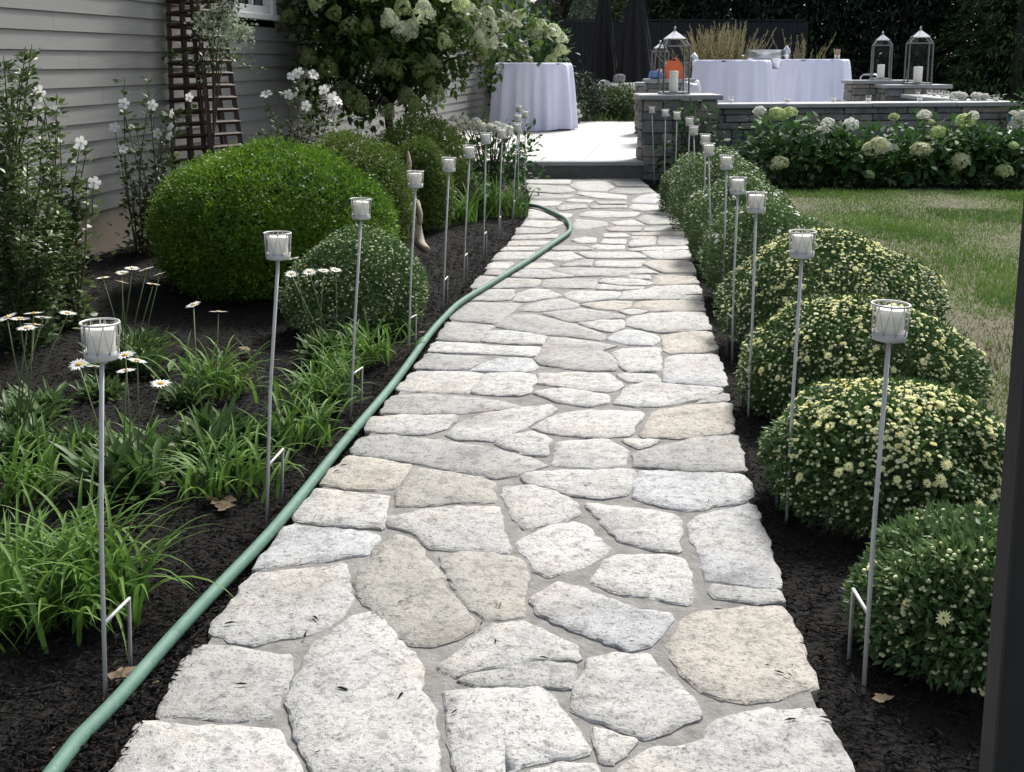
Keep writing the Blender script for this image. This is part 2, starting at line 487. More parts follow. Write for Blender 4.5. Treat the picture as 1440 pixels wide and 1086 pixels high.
def strip(name, mat, y0, y1, ny, fx0, fx1, nx, fz, kind='structure'):
    V, F = [], []
    for j in range(ny + 1):
        y = y0 + (y1 - y0) * j / ny
        a, b = fx0(y), fx1(y)
        for i in range(nx + 1):
            x = a + (b - a) * i / nx
            V.append((x, y, fz(x, y)))
    for j in range(ny):
        for i in range(nx):
            q = j * (nx + 1) + i
            F.append((q, q + 1, q + nx + 2, q + nx + 1))
    o = add(name, arr_mesh(name, np.array(V), np.array(F), smooth=True), mat)
    return tag(o, kind=kind)

strip('path', M['mortar'], .3, PATIO_Y, 260, lambda y: edge_x(LW, y) + .016, lambda y: edge_x(RW, y) - .016, 26, lambda x, y: -.0046 + .0011 * math.sin(9 * x + 7 * y) + .0009 * math.sin(31 * x - 23 * y))
PATH = bpy.data.objects['path']
def lawn_edge(y):
    # bed edge on the lawn side of the chrysanthemums
    pts = [(0.3, 1.45), (2.0, 1.5), (3.0, 1.52), (4.0, 1.72), (5.0, 1.97), (6.0, 1.78), (7.2, 1.86), (8.6, 2.0), (11.0, 2.1), (11.4, 2.1), (12.8, 2.1)]
    for (a, xa), (b, xb) in zip(pts[:-1], pts[1:]):
        if a <= y <= b: return xa + (xb - xa) * (y - a) / (b - a)
    return 1.45 if y < .3 else 2.1
strip('mulch_bed', M['mulch'], .3, 12.47, 150, lambda y: -7.0, lambda y: edge_x(LW, y) + .006, 60, lambda x, y: -.035 + hillock(x, y) + min(.05, max(0, (-.9 - x)) * .03))
strip('mulch_bed', M['mulch'], .3, 12.47, 150, lambda y: edge_x(RW, y) - .006, lambda y: lawn_edge(y) + .05, 20, lambda x, y: -.035 + hillock(x, y))
BED_Y = 11.25
def lawn_z(x, y): return -.02 + .012 * math.sin(1.3 * x + .8 * y) + .008 * math.sin(3.7 * x - 2.9 * y)
strip('lawn', M['lawn'], .3, BED_Y, 80, lambda y: lawn_edge(y) + .03, lambda y: 22.0, 60, lawn_z)
strip('mulch_bed', M['mulch'], BED_Y - .03, 16, 20, lambda y: 2.0, lambda y: 22.0, 60, lambda x, y: -.03 + hillock(x, y))
strip('back_garden', M['soil'], 15.9, 60, 10, lambda y: -30, lambda y: 40, 10, lambda x, y: -.04)

# flagstones, traced one by one: outline on the photograph, laid on the ground, with the stone's own colour
W_, G_, T_, B_, Y_ = (.385, .383, .374), (.30, .30, .292), (.36, .338, .302), (.37, .376, .384), (.295, .287, .262)
def tint(c):
    f = random.uniform(.90, 1.06)
    return tuple(x * f for x in c)
STONES = [
 (W_, [(294,886),(326,845),(358,804),(417,801),(485,792),(492,817),(494,846),(467,878),(417,893),(358,904),(329,899)]),
 (G_, [(275,905),(296,906),(358,915),(412,921),(407,947),(392,980),(385,1009),(350,1011),(287,1008),(221,1005),(233,976)]),
 (W_, [(200,1014),(254,1018),(350,1024),(396,1026),(402,1047),(421,1068),(416,1110),(130,1110),(158,1082)]),
 (W_, [(517,861),(537,870),(558,901),(579,922),(592,942),(592,972),(602,984),(612,997),(608,1030),(612,1063),(619,1088),(620,1112),(448,1112),(437,1072),(419,1047),(412,1013),(409,988),(417,955),(437,913),(467,888),(496,867)]),
 (Y_, [(556,751),(582,759),(595,772),(599,782),(612,797),(623,810),(622,826),(637,841),(667,874),(665,887),(642,897),(608,909),(575,908),(555,893),(533,870),(504,842),(501,820),(505,807),(515,792),(530,772),(542,762)]),
 (Y_, [(620,782),(642,775),(690,778),(737,785),(739,805),(737,840),(733,865),(705,868),(683,871),(665,859),(655,850),(641,829),(632,807)]),
 (W_, [(615,936),(642,917),(692,878),(733,874),(775,892),(810,909),(812,927),(754,928),(692,936),(650,948),(637,951)]),
 (G_, [(646,956),(654,952),(700,940),(754,932),(808,933),(807,951),(796,967),(712,962),(652,961)]),
 (W_, [(623,972),(650,972),(712,968),(758,968),(775,980),(796,1007),(817,1030),(827,1057),(775,1067),(733,1076),(705,1090),(700,1110),(643,1110),(637,1038),(629,997)]),
 (W_, [(827,926),(867,920),(912,921),(925,936),(950,959),(979,995),(979,1007),(942,1026),(908,1037),(867,1022),(829,1011),(804,997),(806,980),(821,951)]),
 (W_, [(835,1022),(858,1030),(896,1042),(876,1058),(858,1072),(851,1071),(842,1047)]),
 (B_, [(746,838),(783,820),(817,828),(858,842),(900,857),(942,863),(944,872),(925,895),(912,909),(883,914),(850,901),(808,884),(758,861)]),
 (W_, [(858,786),(871,779),(935,781),(958,785),(971,813),(974,838),(967,849),(921,842),(875,836),(831,817),(834,808)]),
 (W_, [(728,764),(759,744),(806,732),(827,738),(840,755),(855,770),(845,785),(815,798),(771,811),(750,801),(738,782)]),
 (T_, [(958,875),(979,859),(1017,857),(1067,853),(1102,853),(1112,870),(1129,913),(1142,947),(1147,965),(1129,972),(1087,982),(1050,984),(1017,983),(987,974),(969,959),(954,934),(942,907),(950,888)]),
 (W_, [(1008,1013),(1046,1003),(1087,999),(1156,997),(1167,1017),(1183,1055),(1197,1088),(1206,1112),(862,1112),(867,1086),(883,1072),(921,1055),(992,1042),(998,1030)]),
 (W_, [(730,1092),(745,1083),(790,1075),(838,1072),(846,1090),(848,1112),(722,1112)]),
 (B_, [(967,734),(982,725),(1021,716),(1060,709),(1075,750),(1092,801),(1097,825),(1083,827),(1033,820),(996,815),(990,796),(983,780),(976,760)]),
 (G_, [(1001,822),(1046,827),(1098,831),(1102,846),(1067,847),(1025,841),(1003,842)]),
 (B_, [(901,663),(957,664),(1047,667),(1060,697),(1043,706),(963,719),(914,708),(890,699),(894,675)]),
 (W_, [(823,706),(871,712),(952,723),(957,747),(952,775),(905,770),(871,760),(853,742),(845,729)]),
 (W_, [(708,684),(741,682),(776,689),(806,704),(815,721),(784,734),(737,744),(720,729),(711,704)]),
 (W_, [(737,667),(767,663),(871,661),(891,661),(888,682),(879,695),(845,701),(806,695),(767,684),(737,678)]),
 (Y_, [(586,658),(629,663),(681,673),(694,680),(698,706),(647,706),(599,710),(556,712),(561,695),(573,669)]),
 (W_, [(545,727),(582,719),(642,711),(700,713),(707,738),(716,777),(672,775),(617,770),(604,769),(586,749),(568,742),(548,740)]),
 (T_, [(490,641),(537,646),(580,655),(570,667),(552,687),(530,689),(490,686),(449,681),(465,662)]),
 (W_, [(445,688),(485,692),(547,698),(544,710),(535,744),(505,741),(455,737),(410,732),(425,709)]),
 (B_, [(400,742),(415,739),(455,742),(534,751),(525,770),(515,779),(480,784),(405,794),(356,800),(372,781)]),
 (G_, [(505,616),(548,612),(612,619),(690,628),(741,643),(769,654),(741,663),(694,673),(647,663),(591,653),(494,637)]),
 (W_, [(522,586),(569,584),(645,584),(629,602),(595,611),(548,608),(512,606)]),
 (G_, [(554,556),(612,555),(698,563),(737,572),(664,580),(569,581),(534,581)]),
 (W_, [(675,583),(716,576),(776,570),(782,577),(741,600),(694,620),(642,617),(627,611),(651,593)]),
 (W_, [(694,624),(716,612),(746,607),(774,617),(767,641),(737,638)]),
 (W_, [(748,602),(780,584),(827,576),(907,580),(892,600),(883,613),(827,615),(780,611)]),
 (W_, [(784,620),(853,617),(881,633),(879,654),(836,658),(778,654)]),
 (W_, [(874,618),(931,618),(915,625),(899,631)]),
 (T_, [(918,579),(957,572),(1026,566),(1031,604),(1013,611),(957,617),(900,613)]),
 (G_, [(892,639),(927,628),(978,616),(1036,612),(1043,639),(1048,662),(978,662),(890,657)]),
 (W_, [(871,559),(886,543),(908,539),(933,540),(967,543),(1000,545),(1015,547),(1005,555),(991,560),(927,571),(892,571),(866,567)]),
 (G_, [(1009,556),(1023,554),(1025,562),(975,568),(990,562)]),
 (W_, [(752,551),(784,546),(855,555),(853,566),(827,571),(784,564)]),
 (W_, [(760,526),(800,524),(857,526),(866,534),(873,542),(862,550),(850,551),(800,545),(757,539)]),
 (W_, [(663,552),(683,528),(687,525),(722,525),(752,527),(752,534),(743,552),(730,556),(697,555)]),
 (W_, [(582,523),(613,522),(663,523),(680,526),(673,534),(662,543),(657,552),(622,552),(558,547)]),
 (G_, [(592,508),(602,498),(630,500),(689,503),(677,510),(655,518),(630,520),(583,518)]),
 (B_, [(697,505),(722,503),(744,505),(755,517),(747,522),(713,523),(660,521),(680,512)]),
 (W_, [(602,495),(613,481),(647,483),(697,487),(760,489),(752,500),(743,502),(697,498),(647,496)]),
 (B_, [(677,480),(687,466),(713,465),(747,470),(767,473),(763,484),(730,484)]),
 (G_, [(615,478),(622,466),(630,454),(655,455),(694,459),(683,468),(672,480),(647,480)]),
 (G_, [(632,448),(653,426),(680,425),(733,427),(718,438),(695,455),(663,451)]),
 (G_, [(658,423),(673,408),(697,407),(723,408),(717,422),(680,423)]),
 (W_, [(722,423),(730,411),(747,407),(768,407),(790,416),(763,420),(738,424)]),
 (G_, [(727,437),(747,427),(772,421),(793,420),(813,428),(812,432),(788,435),(760,437)]),
 (G_, [(697,459),(718,443),(747,442),(772,447),(797,454),(812,457),(833,464),(851,471),(846,479),(800,473),(780,471),(730,465)]),
 (G_, [(763,440),(788,437),(813,434),(850,439),(880,444),(875,447),(847,449),(811,452),(797,451),(780,445)]),
 (W_, [(817,454),(847,451),(877,450),(875,462),(857,467),(833,461)]),
 (B_, [(854,477),(867,468),(880,464),(900,465),(924,471),(924,480),(917,485),(883,485),(867,480)]),
 (G_, [(775,474),(800,476),(833,481),(866,487),(843,493),(858,500),(867,509),(862,521),(833,521),(800,518),(763,513),(754,507),(762,492)]),
 (W_, [(860,496),(880,490),(927,489),(927,500),(928,520),(923,522),(883,522),(872,513),(872,507)]),
 (W_, [(869,526),(883,525),(924,527),(925,537),(908,537),(882,537),(875,532)]),
 (B_, [(937,508),(942,500),(967,498),(1007,498),(1013,515),(1021,540),(1012,543),(983,540),(934,537)]),
 (T_, [(930,473),(958,468),(998,467),(1007,492),(983,495),(942,497),(935,493),(934,480)]),
 (W_, [(883,448),(900,443),(950,439),(989,439),(998,463),(967,466),(928,467),(903,462),(884,457)]),
 (T_, [(892,428),(903,423),(950,422),(987,423),(989,436),(950,437),(917,437),(893,432)]),
 (T_, [(817,428),(842,425),(867,423),(888,425),(886,431),(867,436),(842,434)]),
 (W_, [(872,437),(890,435),(909,438),(900,441),(883,442)]),
 (W_, [(793,413),(813,409),(872,411),(867,419),(842,422),(814,426),(800,420)]),
 (W_, [(870,421),(879,410),(907,408),(922,403),(982,401),(986,413),(962,414),(953,420),(908,421)]),
 (W_, [(963,416),(986,415),(987,421),(956,421)]),
 (T_, [(921,388),(942,387),(977,389),(981,398),(950,400),(921,401)]),
 (W_, [(840,403),(845,400),(875,403),(906,404),(900,407),(838,407)]),
 (W_, [(845,397),(848,392),(870,392),(900,393),(918,398),(907,401),(875,401)]),
 (G_, [(763,400),(769,393),(820,392),(841,393),(834,405),(800,405),(764,404)]),
 (G_, [(663,405),(675,388),(697,391),(759,394),(757,401),(746,404),(697,405)]),
 (G_, [(770,379),(801,377),(881,379),(911,378),(926,384),(890,385),(872,388),(810,388)]),
 (G_, [(712,383),(740,379),(766,379),(806,389),(768,391),(734,390),(680,386),(692,379)]),
 (W_, [(885,387),(913,386),(913,392),(884,391)]),
 (T_, [(904,371),(912,367),(970,367),(978,383),(932,383)]),
 (W_, [(838,367),(908,367),(897,375),(837,375)]),
 (G_, [(787,374),(814,367),(833,365),(831,374)]),
 (W_, [(757,364),(768,355),(803,354),(818,362),(790,367)]),
 (W_, [(731,377),(742,369),(774,370),(779,374),(766,377)]),
 (W_, [(813,355),(896,355),(912,363),(827,363)]),
 (W_, [(900,354),(968,352),(971,364),(920,364)]),
 (W_, [(883,351),(914,348),(967,347),(968,351),(890,353)]),
 (W_, [(928,332),(964,333),(967,345),(927,345)]),
 (W_, [(884,347),(890,333),(921,333),(920,345)]),
 (W_, [(844,342),(850,336),(881,337),(878,343)]),
 (W_, [(850,329),(879,329),(885,333),(850,334)]),
 (W_, [(829,347),(842,344),(878,345),(876,350),(846,351)]),
 (W_, [(804,337),(823,333),(838,335),(836,341),(817,342)]),
 (G_, [(775,349),(788,345),(821,347),(835,351),(779,352)]),
 (W_, [(704,352),(712,347),(761,348),(747,352)]),
 (W_, [(713,345),(718,339),(774,339),(763,344)]),
 (W_, [(719,337),(724,331),(786,330),(779,335)]),
 (W_, [(692,366),(702,355),(754,355),(741,364)]),
 (W_, [(683,377),(692,369),(722,369),(711,377)]),
 (G_, [(725,329),(728,320),(774,323),(783,322),(766,328)]),
 (W_, [(734,317),(742,310),(796,312),(774,320)]),
 (G_, [(808,308),(853,312),(853,317),(824,322),(806,322)]),
 (W_, [(858,312),(890,309),(906,316),(868,317)]),
 (G_, [(853,322),(868,319),(902,320),(898,325),(857,325)]),
 (G_, [(896,309),(907,302),(949,305),(956,315),(912,316)]),
 (W_, [(908,320),(958,318),(960,323),(905,325)]),
 (T_, [(888,328),(961,325),(964,331),(890,331)]),
 (W_, [(813,303),(828,297),(902,299),(889,305),(837,306)]),
 (W_, [(743,307),(746,294),(783,299),(805,301),(794,308)]),
 (G_, [(784,291),(795,288),(822,288),(827,292),(787,296)]),
 (G_, [(829,289),(882,289),(880,292),(832,293)]),
 (W_, [(885,293),(891,287),(936,290),(940,294),(904,297)]),
 (B_, [(888,282),(904,274),(925,272),(935,286),(892,285)]),
 (G_, [(908,300),(942,296),(948,302)]),
 (W_, [(746,292),(746,283),(790,283),(783,289)]),
 (W_, [(795,283),(802,280),(833,281),(828,285)]),
 (G_, [(838,283),(882,284),(880,287),(844,287)]),
 (G_, [(747,280),(744,271),(783,274),(807,274),(797,278)]),
 (W_, [(811,273),(815,270),(850,272),(880,275),(880,280),(843,279)]),
 (G_, [(744,269),(741,260),(800,263),(808,269),(785,272)]),
 (W_, [(802,261),(807,256),(852,255),(864,263),(850,269),(815,268)]),
 (W_, [(869,262),(863,256),(902,256),(911,262)]),
 (G_, [(868,265),(911,264),(920,270),(890,273),(856,271)]),
 (W_, [(740,258),(740,253),(802,253),(800,259)]),
]
BACKSTONES = [(W_, [(-.76, 1.30), (-.40, 1.32), (-.36, 1.76), (-.79, 1.77)]), (G_, [(-.37, 1.34), (-.02, 1.36), (-.05, 1.77), (-.33, 1.78)]),
              (W_, [(.02, 1.33), (.30, 1.35), (.27, 1.78), (0, 1.78)]), (T_, [(.34, 1.30), (.56, 1.32), (.60, 1.79), (.31, 1.78)]),
              (W_, [(-.75, .75), (-.1, .78), (-.12, 1.29), (-.76, 1.26)]), (B_, [(-.06, .75), (.52, .78), (.55, 1.27), (-.07, 1.29)])]
def flagstone(poly, col, fine):
    n = len(poly)
    # round the corners once, then roughen the outline
    pts = []
    for i in range(n):
        a, b, c = poly[i - 1], poly[i], poly[(i + 1) % n]
        pts += [b + (a - b) * .07, b + (c - b) * .07]
    out = []
    ph = random.uniform(0, 50)
    for i in range(len(pts)):
        a, b = pts[i], pts[(i + 1) % len(pts)]
        L = (b - a).length
        k = max(1, int(L / fine))
        nrm = Vector((-(b - a).y, (b - a).x, 0)) / max(L, 1e-6)
        for j in range(k):
            p = a + (b - a) * (j / k)
            h = .0038 * math.sin(ph + p.x * 37 + p.y * 29) + .003 * math.sin(p.x * 97 - p.y * 83) + random.uniform(-.0018, .0018)
            out.append(p + nrm * (h - (.007 if p.y < 4 else .011)))
    m = len(out)
    c = sum(out, Vector()) / m
    dz = random.uniform(.0, .0035)
    tx, ty = random.uniform(-.003, .003), random.uniform(-.003, .003)
    mb = MB()
    def ring(f, z, jz):
        b = len(mb.v)
        for p in out:
            q = c + (p - c) * f(p)
            q.z = z + dz + (q.x - c.x) * tx + (q.y - c.y) * ty + random.uniform(-jz, jz)
            mb.v.append(q)
        return b
    r0 = ring(lambda p: 1.0, -.06, 0)
    r1 = ring(lambda p: 1.0, -.0042, .0012)
    r2 = ring(lambda p: 1 - min(.25, random.uniform(.003, .008) / max((p - c).length, .02)), -.0006, .0007)
    r3 = ring(lambda p: .6, .001, .0013)
    cz = len(mb.v)
    mb.v.append(Vector((c.x, c.y, dz + .001)))
    for i in range(m):
        j = (i + 1) % m
        mb.face((r0 + i, r0 + j, r1 + j, r1 + i))
        mb.face((r1 + i, r1 + j, r2 + j, r2 + i))
        mb.face((r2 + i, r2 + j, r3 + j, r3 + i), True)
        mb.face((r3 + i, r3 + j, cz), True)
    o = mb.build('flagstone', M['flagstone'], PATH)
    o.color = tuple(tint(col)) + (1,)
    return o
def ccw(P):
    a = sum(P[i - 1].x * P[i].y - P[i].x * P[i - 1].y for i in range(len(P)))
    return P if a > 0 else P[::-1]
for col, px in STONES:
    P = ccw([G(u, v) for u, v in px])
    flagstone(P, col, max(.022, P[0].y * .008))
for col, xy in BACKSTONES:
    flagstone(ccw([Vector((x, y, 0)) for x, y in xy]), col, .04)

# bark chips over the beds
def chips(n, region, name, y_bias=1.0):
    P = []
    while len(P) < n:
        y = 1.2 + (12.2 - 1.2) * random.random() ** y_bias
        x, z = region(y)
        P.append((x, y, z))
    P = np.array(P)
    k = len(P)
    a = RNG.random(k) * 2 * math.pi
    X = np.stack([np.cos(a), np.sin(a), RNG.normal(0, .28, k)], 1)
    N = unit(np.stack([RNG.normal(0, .4, k), RNG.normal(0, .4, k), np.ones(k)], 1))
    L = RNG.uniform(.010, .045, k)
    V, F, A = scatter(CHIP, P, X, N, L, RNG.uniform(.014, .036, k), RNG.random(k) ** 2.2)
    tag(add(name, arr_mesh(name, V, F, A), M['chip']), 'shredded black bark mulch lying loose over the planting bed', 'mulch', kind='stuff')
def reg_left(y):
    b = edge_x(LW, y) - .004
    x = b - (random.random() ** 1.3) * (min(3.6, 1.1 + .38 * y))
    return x, -.028 + hillock(x, y) + min(.05, max(0, (-.9 - x)) * .03) + random.uniform(0, .012)
def reg_right(y):
    a, b = edge_x(RW, y) + .004, lawn_edge(y) + .04
    x = a + (b - a) * random.random()
    return x, -.028 + hillock(x, y) + random.uniform(0, .012)
chips(64000, reg_left, 'bark_mulch', 1.6)
chips(24000, reg_right, 'bark_mulch', 1.6)

# lawn blades, thin and dry where the turf is worn
def worn(x, y):
    a = math.exp(-((x - 2.28) / .40) ** 2 - ((y - 4.9) / .85) ** 2) * 1.4
    b = math.exp(-((x - 2.5) / .45) ** 2 - ((y - 7.7) / 1.1) ** 2) * 1.05
    c = math.exp(-((x - (lawn_edge(y) + .15)) / .3) ** 2) * .65
    d = math.exp(-((x - 2.9) / .7) ** 2 - ((y - 9.9) / .35) ** 2) * .6
    return min(.92, .9 * a + .75 * b + .55 * c + .6 * d + .10 * math.sin(5 * x + 3 * y) + .10 * math.sin(11 * x - 7 * y) - .05)
BLADE = (np.array([[-.5, 0, 0], [.5, 0, 0], [.35, .12, .55], [-.35, .12, .55], [.0, .42, 1.0]]), np.array([[0, 1, 2], [0, 2, 3], [3, 2, 4]]))
def blades():
    n = 210000
    y = 1.8 + (BED_Y - 1.8) * RNG.random(n)
    x = np.array([lawn_edge(q) for q in y]) + .02 + RNG.random(n) ** 1.15 * (.6 + .5 * y)
    wv = np.array([worn(a, b) for a, b in zip(x, y)])
    tuft = .5 + .5 * np.sin(2.3 * x + 1.1 * y) * np.sin(1.7 * y - 2.1 * x + 2)
    dark = (np.sin(3.1 * x + 2) * np.sin(2.3 * y + 1 + x) > .45)
    for nm, mt, lab, keep in (('lawn_grass', 'grass', 'green blades of mown lawn grass', RNG.random(n) > wv * 1.05 - .05), ('dry_grass', 'drygrass', 'dry straw coloured grass in the worn parts of the lawn', RNG.random(n) < np.clip(wv - .1, 0, 1) * .55)):
        px, py, tf = x[keep], y[keep], tuft[keep]
        k = len(px)
        P = np.stack([px, py, np.array([lawn_z(a, b) for a, b in zip(px, py)]) - .004], 1)
        a = RNG.random(k) * 2 * math.pi
        X = np.stack([np.cos(a), np.sin(a), np.zeros(k)], 1)
        up = unit(np.stack([RNG.normal(0, .38, k), RNG.normal(0, .38, k), np.ones(k)], 1))
        h = (.012 + .050 * tf * RNG.random(k)) * (1.0 if mt == 'grass' else .6)
        h = np.where(dark[keep] & (mt == 'grass'), h * 1.7, h)
        tv, tfc = BLADE
        Z = up; Y = unit(np.cross(Z, X)); X = np.cross(Y, Z)
        W = RNG.uniform(.0022, .0045, k) * (1 + py * .07)
        V = P[:, None] + X[:, None] * (tv[None, :, 0:1] * W[:, None, None]) + Y[:, None] * (tv[None, :, 1:2] * h[:, None, None]) + Z[:, None] * (tv[None, :, 2:3] * h[:, None, None])
        F = tfc[None] + (np.arange(k) * 5)[:, None, None]
        rn = np.clip(RNG.random(k) * .7 + .3 * tf - .25 * dark[keep], 0, 1)
        tag(add(nm, arr_mesh(nm, V.reshape(-1, 3), F.reshape(-1, 3), np.repeat(rn, 5)), M[mt]), lab, 'grass', kind='stuff')
blades()

# ------------------------------------------------------------------ patio and step
PZ = .173
patio = MB()
patio.box((2.2, PATIO_Y + .12 + 6.4, PZ / 2 - .07), (13.0, 12.7, PZ - .012 + .14))
PATIO = tag(patio.build('patio', M['joint']), kind='structure')
st = MB()
st.cbox(((739 + 905) / 2 / 1 * 0 + .72, PATIO_Y + .015, .075), (1.52, .05, .19), .006)
st_o = tag(st.build('step', M['riser']), kind='structure')
nos = MB(); nos.cbox((.72, PATIO_Y + .10, PZ - .018), (1.56, .26, .05), .01)
nos.build('tread', M['capstone'], st_o)
A10 = R(8.0)
ux, uy = Vector((math.cos(A10), 0, 0)), None
def patio_tiles():
    T = .60
    dirv = Vector((math.sin(A10), math.cos(A10), 0))
    base = G(745, 226, PZ)
    meshes = []
    cnt = 0
    for j in range(-1, 15):
        for i in range(-4, 14):
            y0 = PATIO_Y + .25 + j * T
            if y0 < PATIO_Y + .2: continue
            off = dirv.x / dirv.y
            x0 = base.x + i * T + (y0 - base.y) * off
            if x0 < -2.2 + (y0 - 12) * .17 or x0 > 7.6: continue
            y1 = y0 + T
            g_ = .006
            pts = [Vector((x0 + g_, y0 + g_, 0)), Vector((x0 + T - g_, y0 + g_, 0)), Vector((x0 + T - g_ + T * off, y1 - g_, 0)), Vector((x0 + g_ + T * off, y1 - g_, 0))]
            mb = MB()
            z = PZ + random.uniform(-.0012, .0012)
            c = sum(pts, Vector()) / 4
            for zz, sh in ((PZ - .05, 1), (z - .003, 1), (z, .99)):
                for p in pts: mb.v.append(Vector((c.x + (p.x - c.x) * sh, c.y + (p.y - c.y) * sh, zz)))
            for r in (0, 4):
                for k in range(4):
                    mb.face((r + k, r + (k + 1) % 4, r + 4 + (k + 1) % 4, r + 4 + k))
            mb.face((8, 9, 10, 11))
            o = mb.build('paving_slab', M['patio'], PATIO)
            f = random.uniform(.94, 1.04)
            o.color = (.44 * f, .425 * f, .41 * f, 1)
            cnt += 1
patio_tiles()

# ------------------------------------------------------------------ house with lapped boards
HA = R(9.92)
HD = Vector((math.sin(HA), math.cos(HA), 0))
HN = Vector((math.cos(HA), -math.sin(HA), 0))        # outward normal of the garden wall
H0 = G(175, 350)
house = tag(empty('house', H0), 'grey clapboard house with lapped boards beside the planting bed', 'house')
def hpt(s, z, out=0.0):
    return HD * s + HN * out + Vector((0, 0, z))
S0, S1, Z0, EXPO = -6.0, 14.0, .30, .1138
mb = MB()
a, b = hpt(S0, -.3, -.02), hpt(S1, -.3, -.02)
for s in (S0, S1):
    for z, o_ in ((-.3, -.3), (-.3, -.022), (Z0 + .02, -.022), (Z0 + .02, -.3)):
        mb.v.append(hpt(s, z, o_))
for q in ((0, 1, 2, 3), (7, 6, 5, 4), (1, 5, 6, 2), (2, 6, 7, 3), (3, 7, 4, 0)): mb.face(q)
mb.build('foundation_wall', M['foundation'], house)
WIN = (2.02, 2.78, 1.665, 2.85)
def board(s0, s1, z):
    m_ = MB()
    for s in (s0, s1):
        for zz, o_ in ((z, .0), (z, .020), (z + EXPO + .004, .006), (z + EXPO + .004, -.02), ):
            m_.v.append(hpt(s, zz, o_))
    for q in ((0, 3, 2, 1), (4, 5, 6, 7), (1, 2, 6, 5), (0, 1, 5, 4), (2, 3, 7, 6)): m_.face(q)
    m_.build('siding_board', M['siding'], house)
k = 0
z = Z0
while z < 3.4:
    js = sorted([S0 + (k * 1.37 % 3.0) + q * 3.6 for q in range(0, 6)])
    cuts = [S0] + [j for j in js if S0 + .3 < j < S1 - .3] + [S1]
    for a_, b_ in zip(cuts[:-1], cuts[1:]):
        segs = [(a_, b_)]
        if z + EXPO > WIN[2] - .08 and z < WIN[3] + .1:
            w0, w1 = WIN[0] - .11, WIN[1] + .11
            segs = [(p, q) for p, q in ((a_, min(b_, w0)), (max(a_, w1), b_)) if q - p > .02]
        for p, q in segs: board(p, q - .002, z)
    z += EXPO; k += 1
mb = MB()
for s in (S0, S1):
    for zz, o_ in ((3.38, -.25), (3.38, .35), (3.55, .35), (3.55, -.25)): mb.v.append(hpt(s, zz, o_))
for q in ((0, 1, 2, 3), (7, 6, 5, 4), (0, 4, 5, 1), (1, 5, 6, 2), (2, 6, 7, 3), (3, 7, 4, 0)): mb.face(q)
mb.build('soffit', M['white_paint'], house)
mb = MB()
for s in (S0, S1):
    for zz, o_ in ((3.55, .45), (3.62, .45), (5.6, -3.0), (5.5, -3.0)): mb.v.append(hpt(s, zz, o_))
for q in ((0, 1, 2, 3), (7, 6, 5, 4), (0, 4, 5, 1), (1, 5, 6, 2), (2, 6, 7, 3), (3, 7, 4, 0)): mb.face(q)
mb.build('roof', M['roof_grey'], house)
mb = MB()
for s in (S0, S1):
    for zz, o_ in ((-.3, -.31), (3.4, -.31), (3.4, -.35), (-.3, -.35)): mb.v.append(hpt(s, zz, o_))
for q in ((0, 1, 2, 3), (7, 6, 5, 4), (0, 4, 5, 1), (1, 5, 6, 2), (2, 6, 7, 3), (3, 7, 4, 0)): mb.face(q)
mb.build('sheathing', M['dark_joint'], house)
MH = Matrix((HD, HN, Vector((0, 0, 1)))).transposed()
def hbox(name, s0, s1, z0, z1, o0, o1, mat, parent):
    m_ = MB()
    m_.cbox(hpt((s0 + s1) / 2, (z0 + z1) / 2, (o0 + o1) / 2), (s1 - s0, o1 - o0, z1 - z0), .004, MH)
    return m_.build(name, mat, parent)
s0, s1, z0, z1 = WIN
win = hbox('window', s0 - .09, s0, z0, z1, -.02, .03, M['white_paint'], house)
hbox('frame', s1, s1 + .09, z0, z1, -.02, .03, M['white_paint'], win)
hbox('frame', s0 - .09, s1 + .09, z1, z1 + .09, -.02, .032, M['white_paint'], win)
hbox('sill', s0 - .12, s1 + .12, z0 - .05, z0, -.02, .06, M['white_paint'], win)
hbox('sash_rail', s0 + .002, s1 - .002, z0 + .002, z0 + .07, -.05, .008, M['white_paint'], win)
hbox('sash_stile', s0 + .002, s0 + .05, z0 + .072, z1 - .002, -.05, .008, M['white_paint'], win)
hbox('sash_stile', s1 - .05, s1 - .002, z0 + .072, z1 - .002, -.05, .008, M['white_paint'], win)
hbox('muntin', (s0 + s1) / 2 - .012, (s0 + s1) / 2 + .012, z0 + .074, z1 - .004, -.04, .002, M['white_paint'], win)
for zz in (z0 + .40, z0 + .74):
    hbox('muntin', s0 + .052, s1 - .052, zz, zz + .024, -.038, .0, M['white_paint'], win)
hbox('pane', s0 + .01, s1 - .01, z0 + .01, z1 - .01, -.062, -.054, M['glass_dark'], win)

# the wing at the far end of the wall, its front turned to the garden path
WY = 21.8
wing = tag(empty('house_wing', (D(680, 150, WY).x, WY, 0)), 'grey clapboard wing of the house behind the lime hydrangeas', 'house')
WX0, WX1 = D(560, 100, WY).x - wing.location.x, D(737, 100, WY).x - wing.location.x
wz = 0.1
WW = (D(657, 0, WY).x - wing.location.x, D(703, 0, WY).x - wing.location.x, D(690, 34, WY).z, 3.6)
while wz < 4.4:
    segs = [(WX0, WX1)]
    if wz + EXPO > WW[2] - .05 and wz < WW[3]:
        segs = [(WX0, WW[0] - .09), (WW[1] + .09, WX1)]
    for p, q in segs:
        m_ = MB()
        for x_ in (p, q):
            for zz, o_ in ((wz, .0), (wz, -.016), (wz + EXPO + .004, -.004), (wz + EXPO + .004, .02)): m_.v.append(Vector((x_, o_, zz)))
        for qd in ((0, 1, 2, 3), (7, 6, 5, 4), (1, 5, 6, 2), (0, 4, 5, 1), (2, 6, 7, 3)): m_.face(qd)
        m_.build('siding_board', M['siding'], wing)
    wz += EXPO
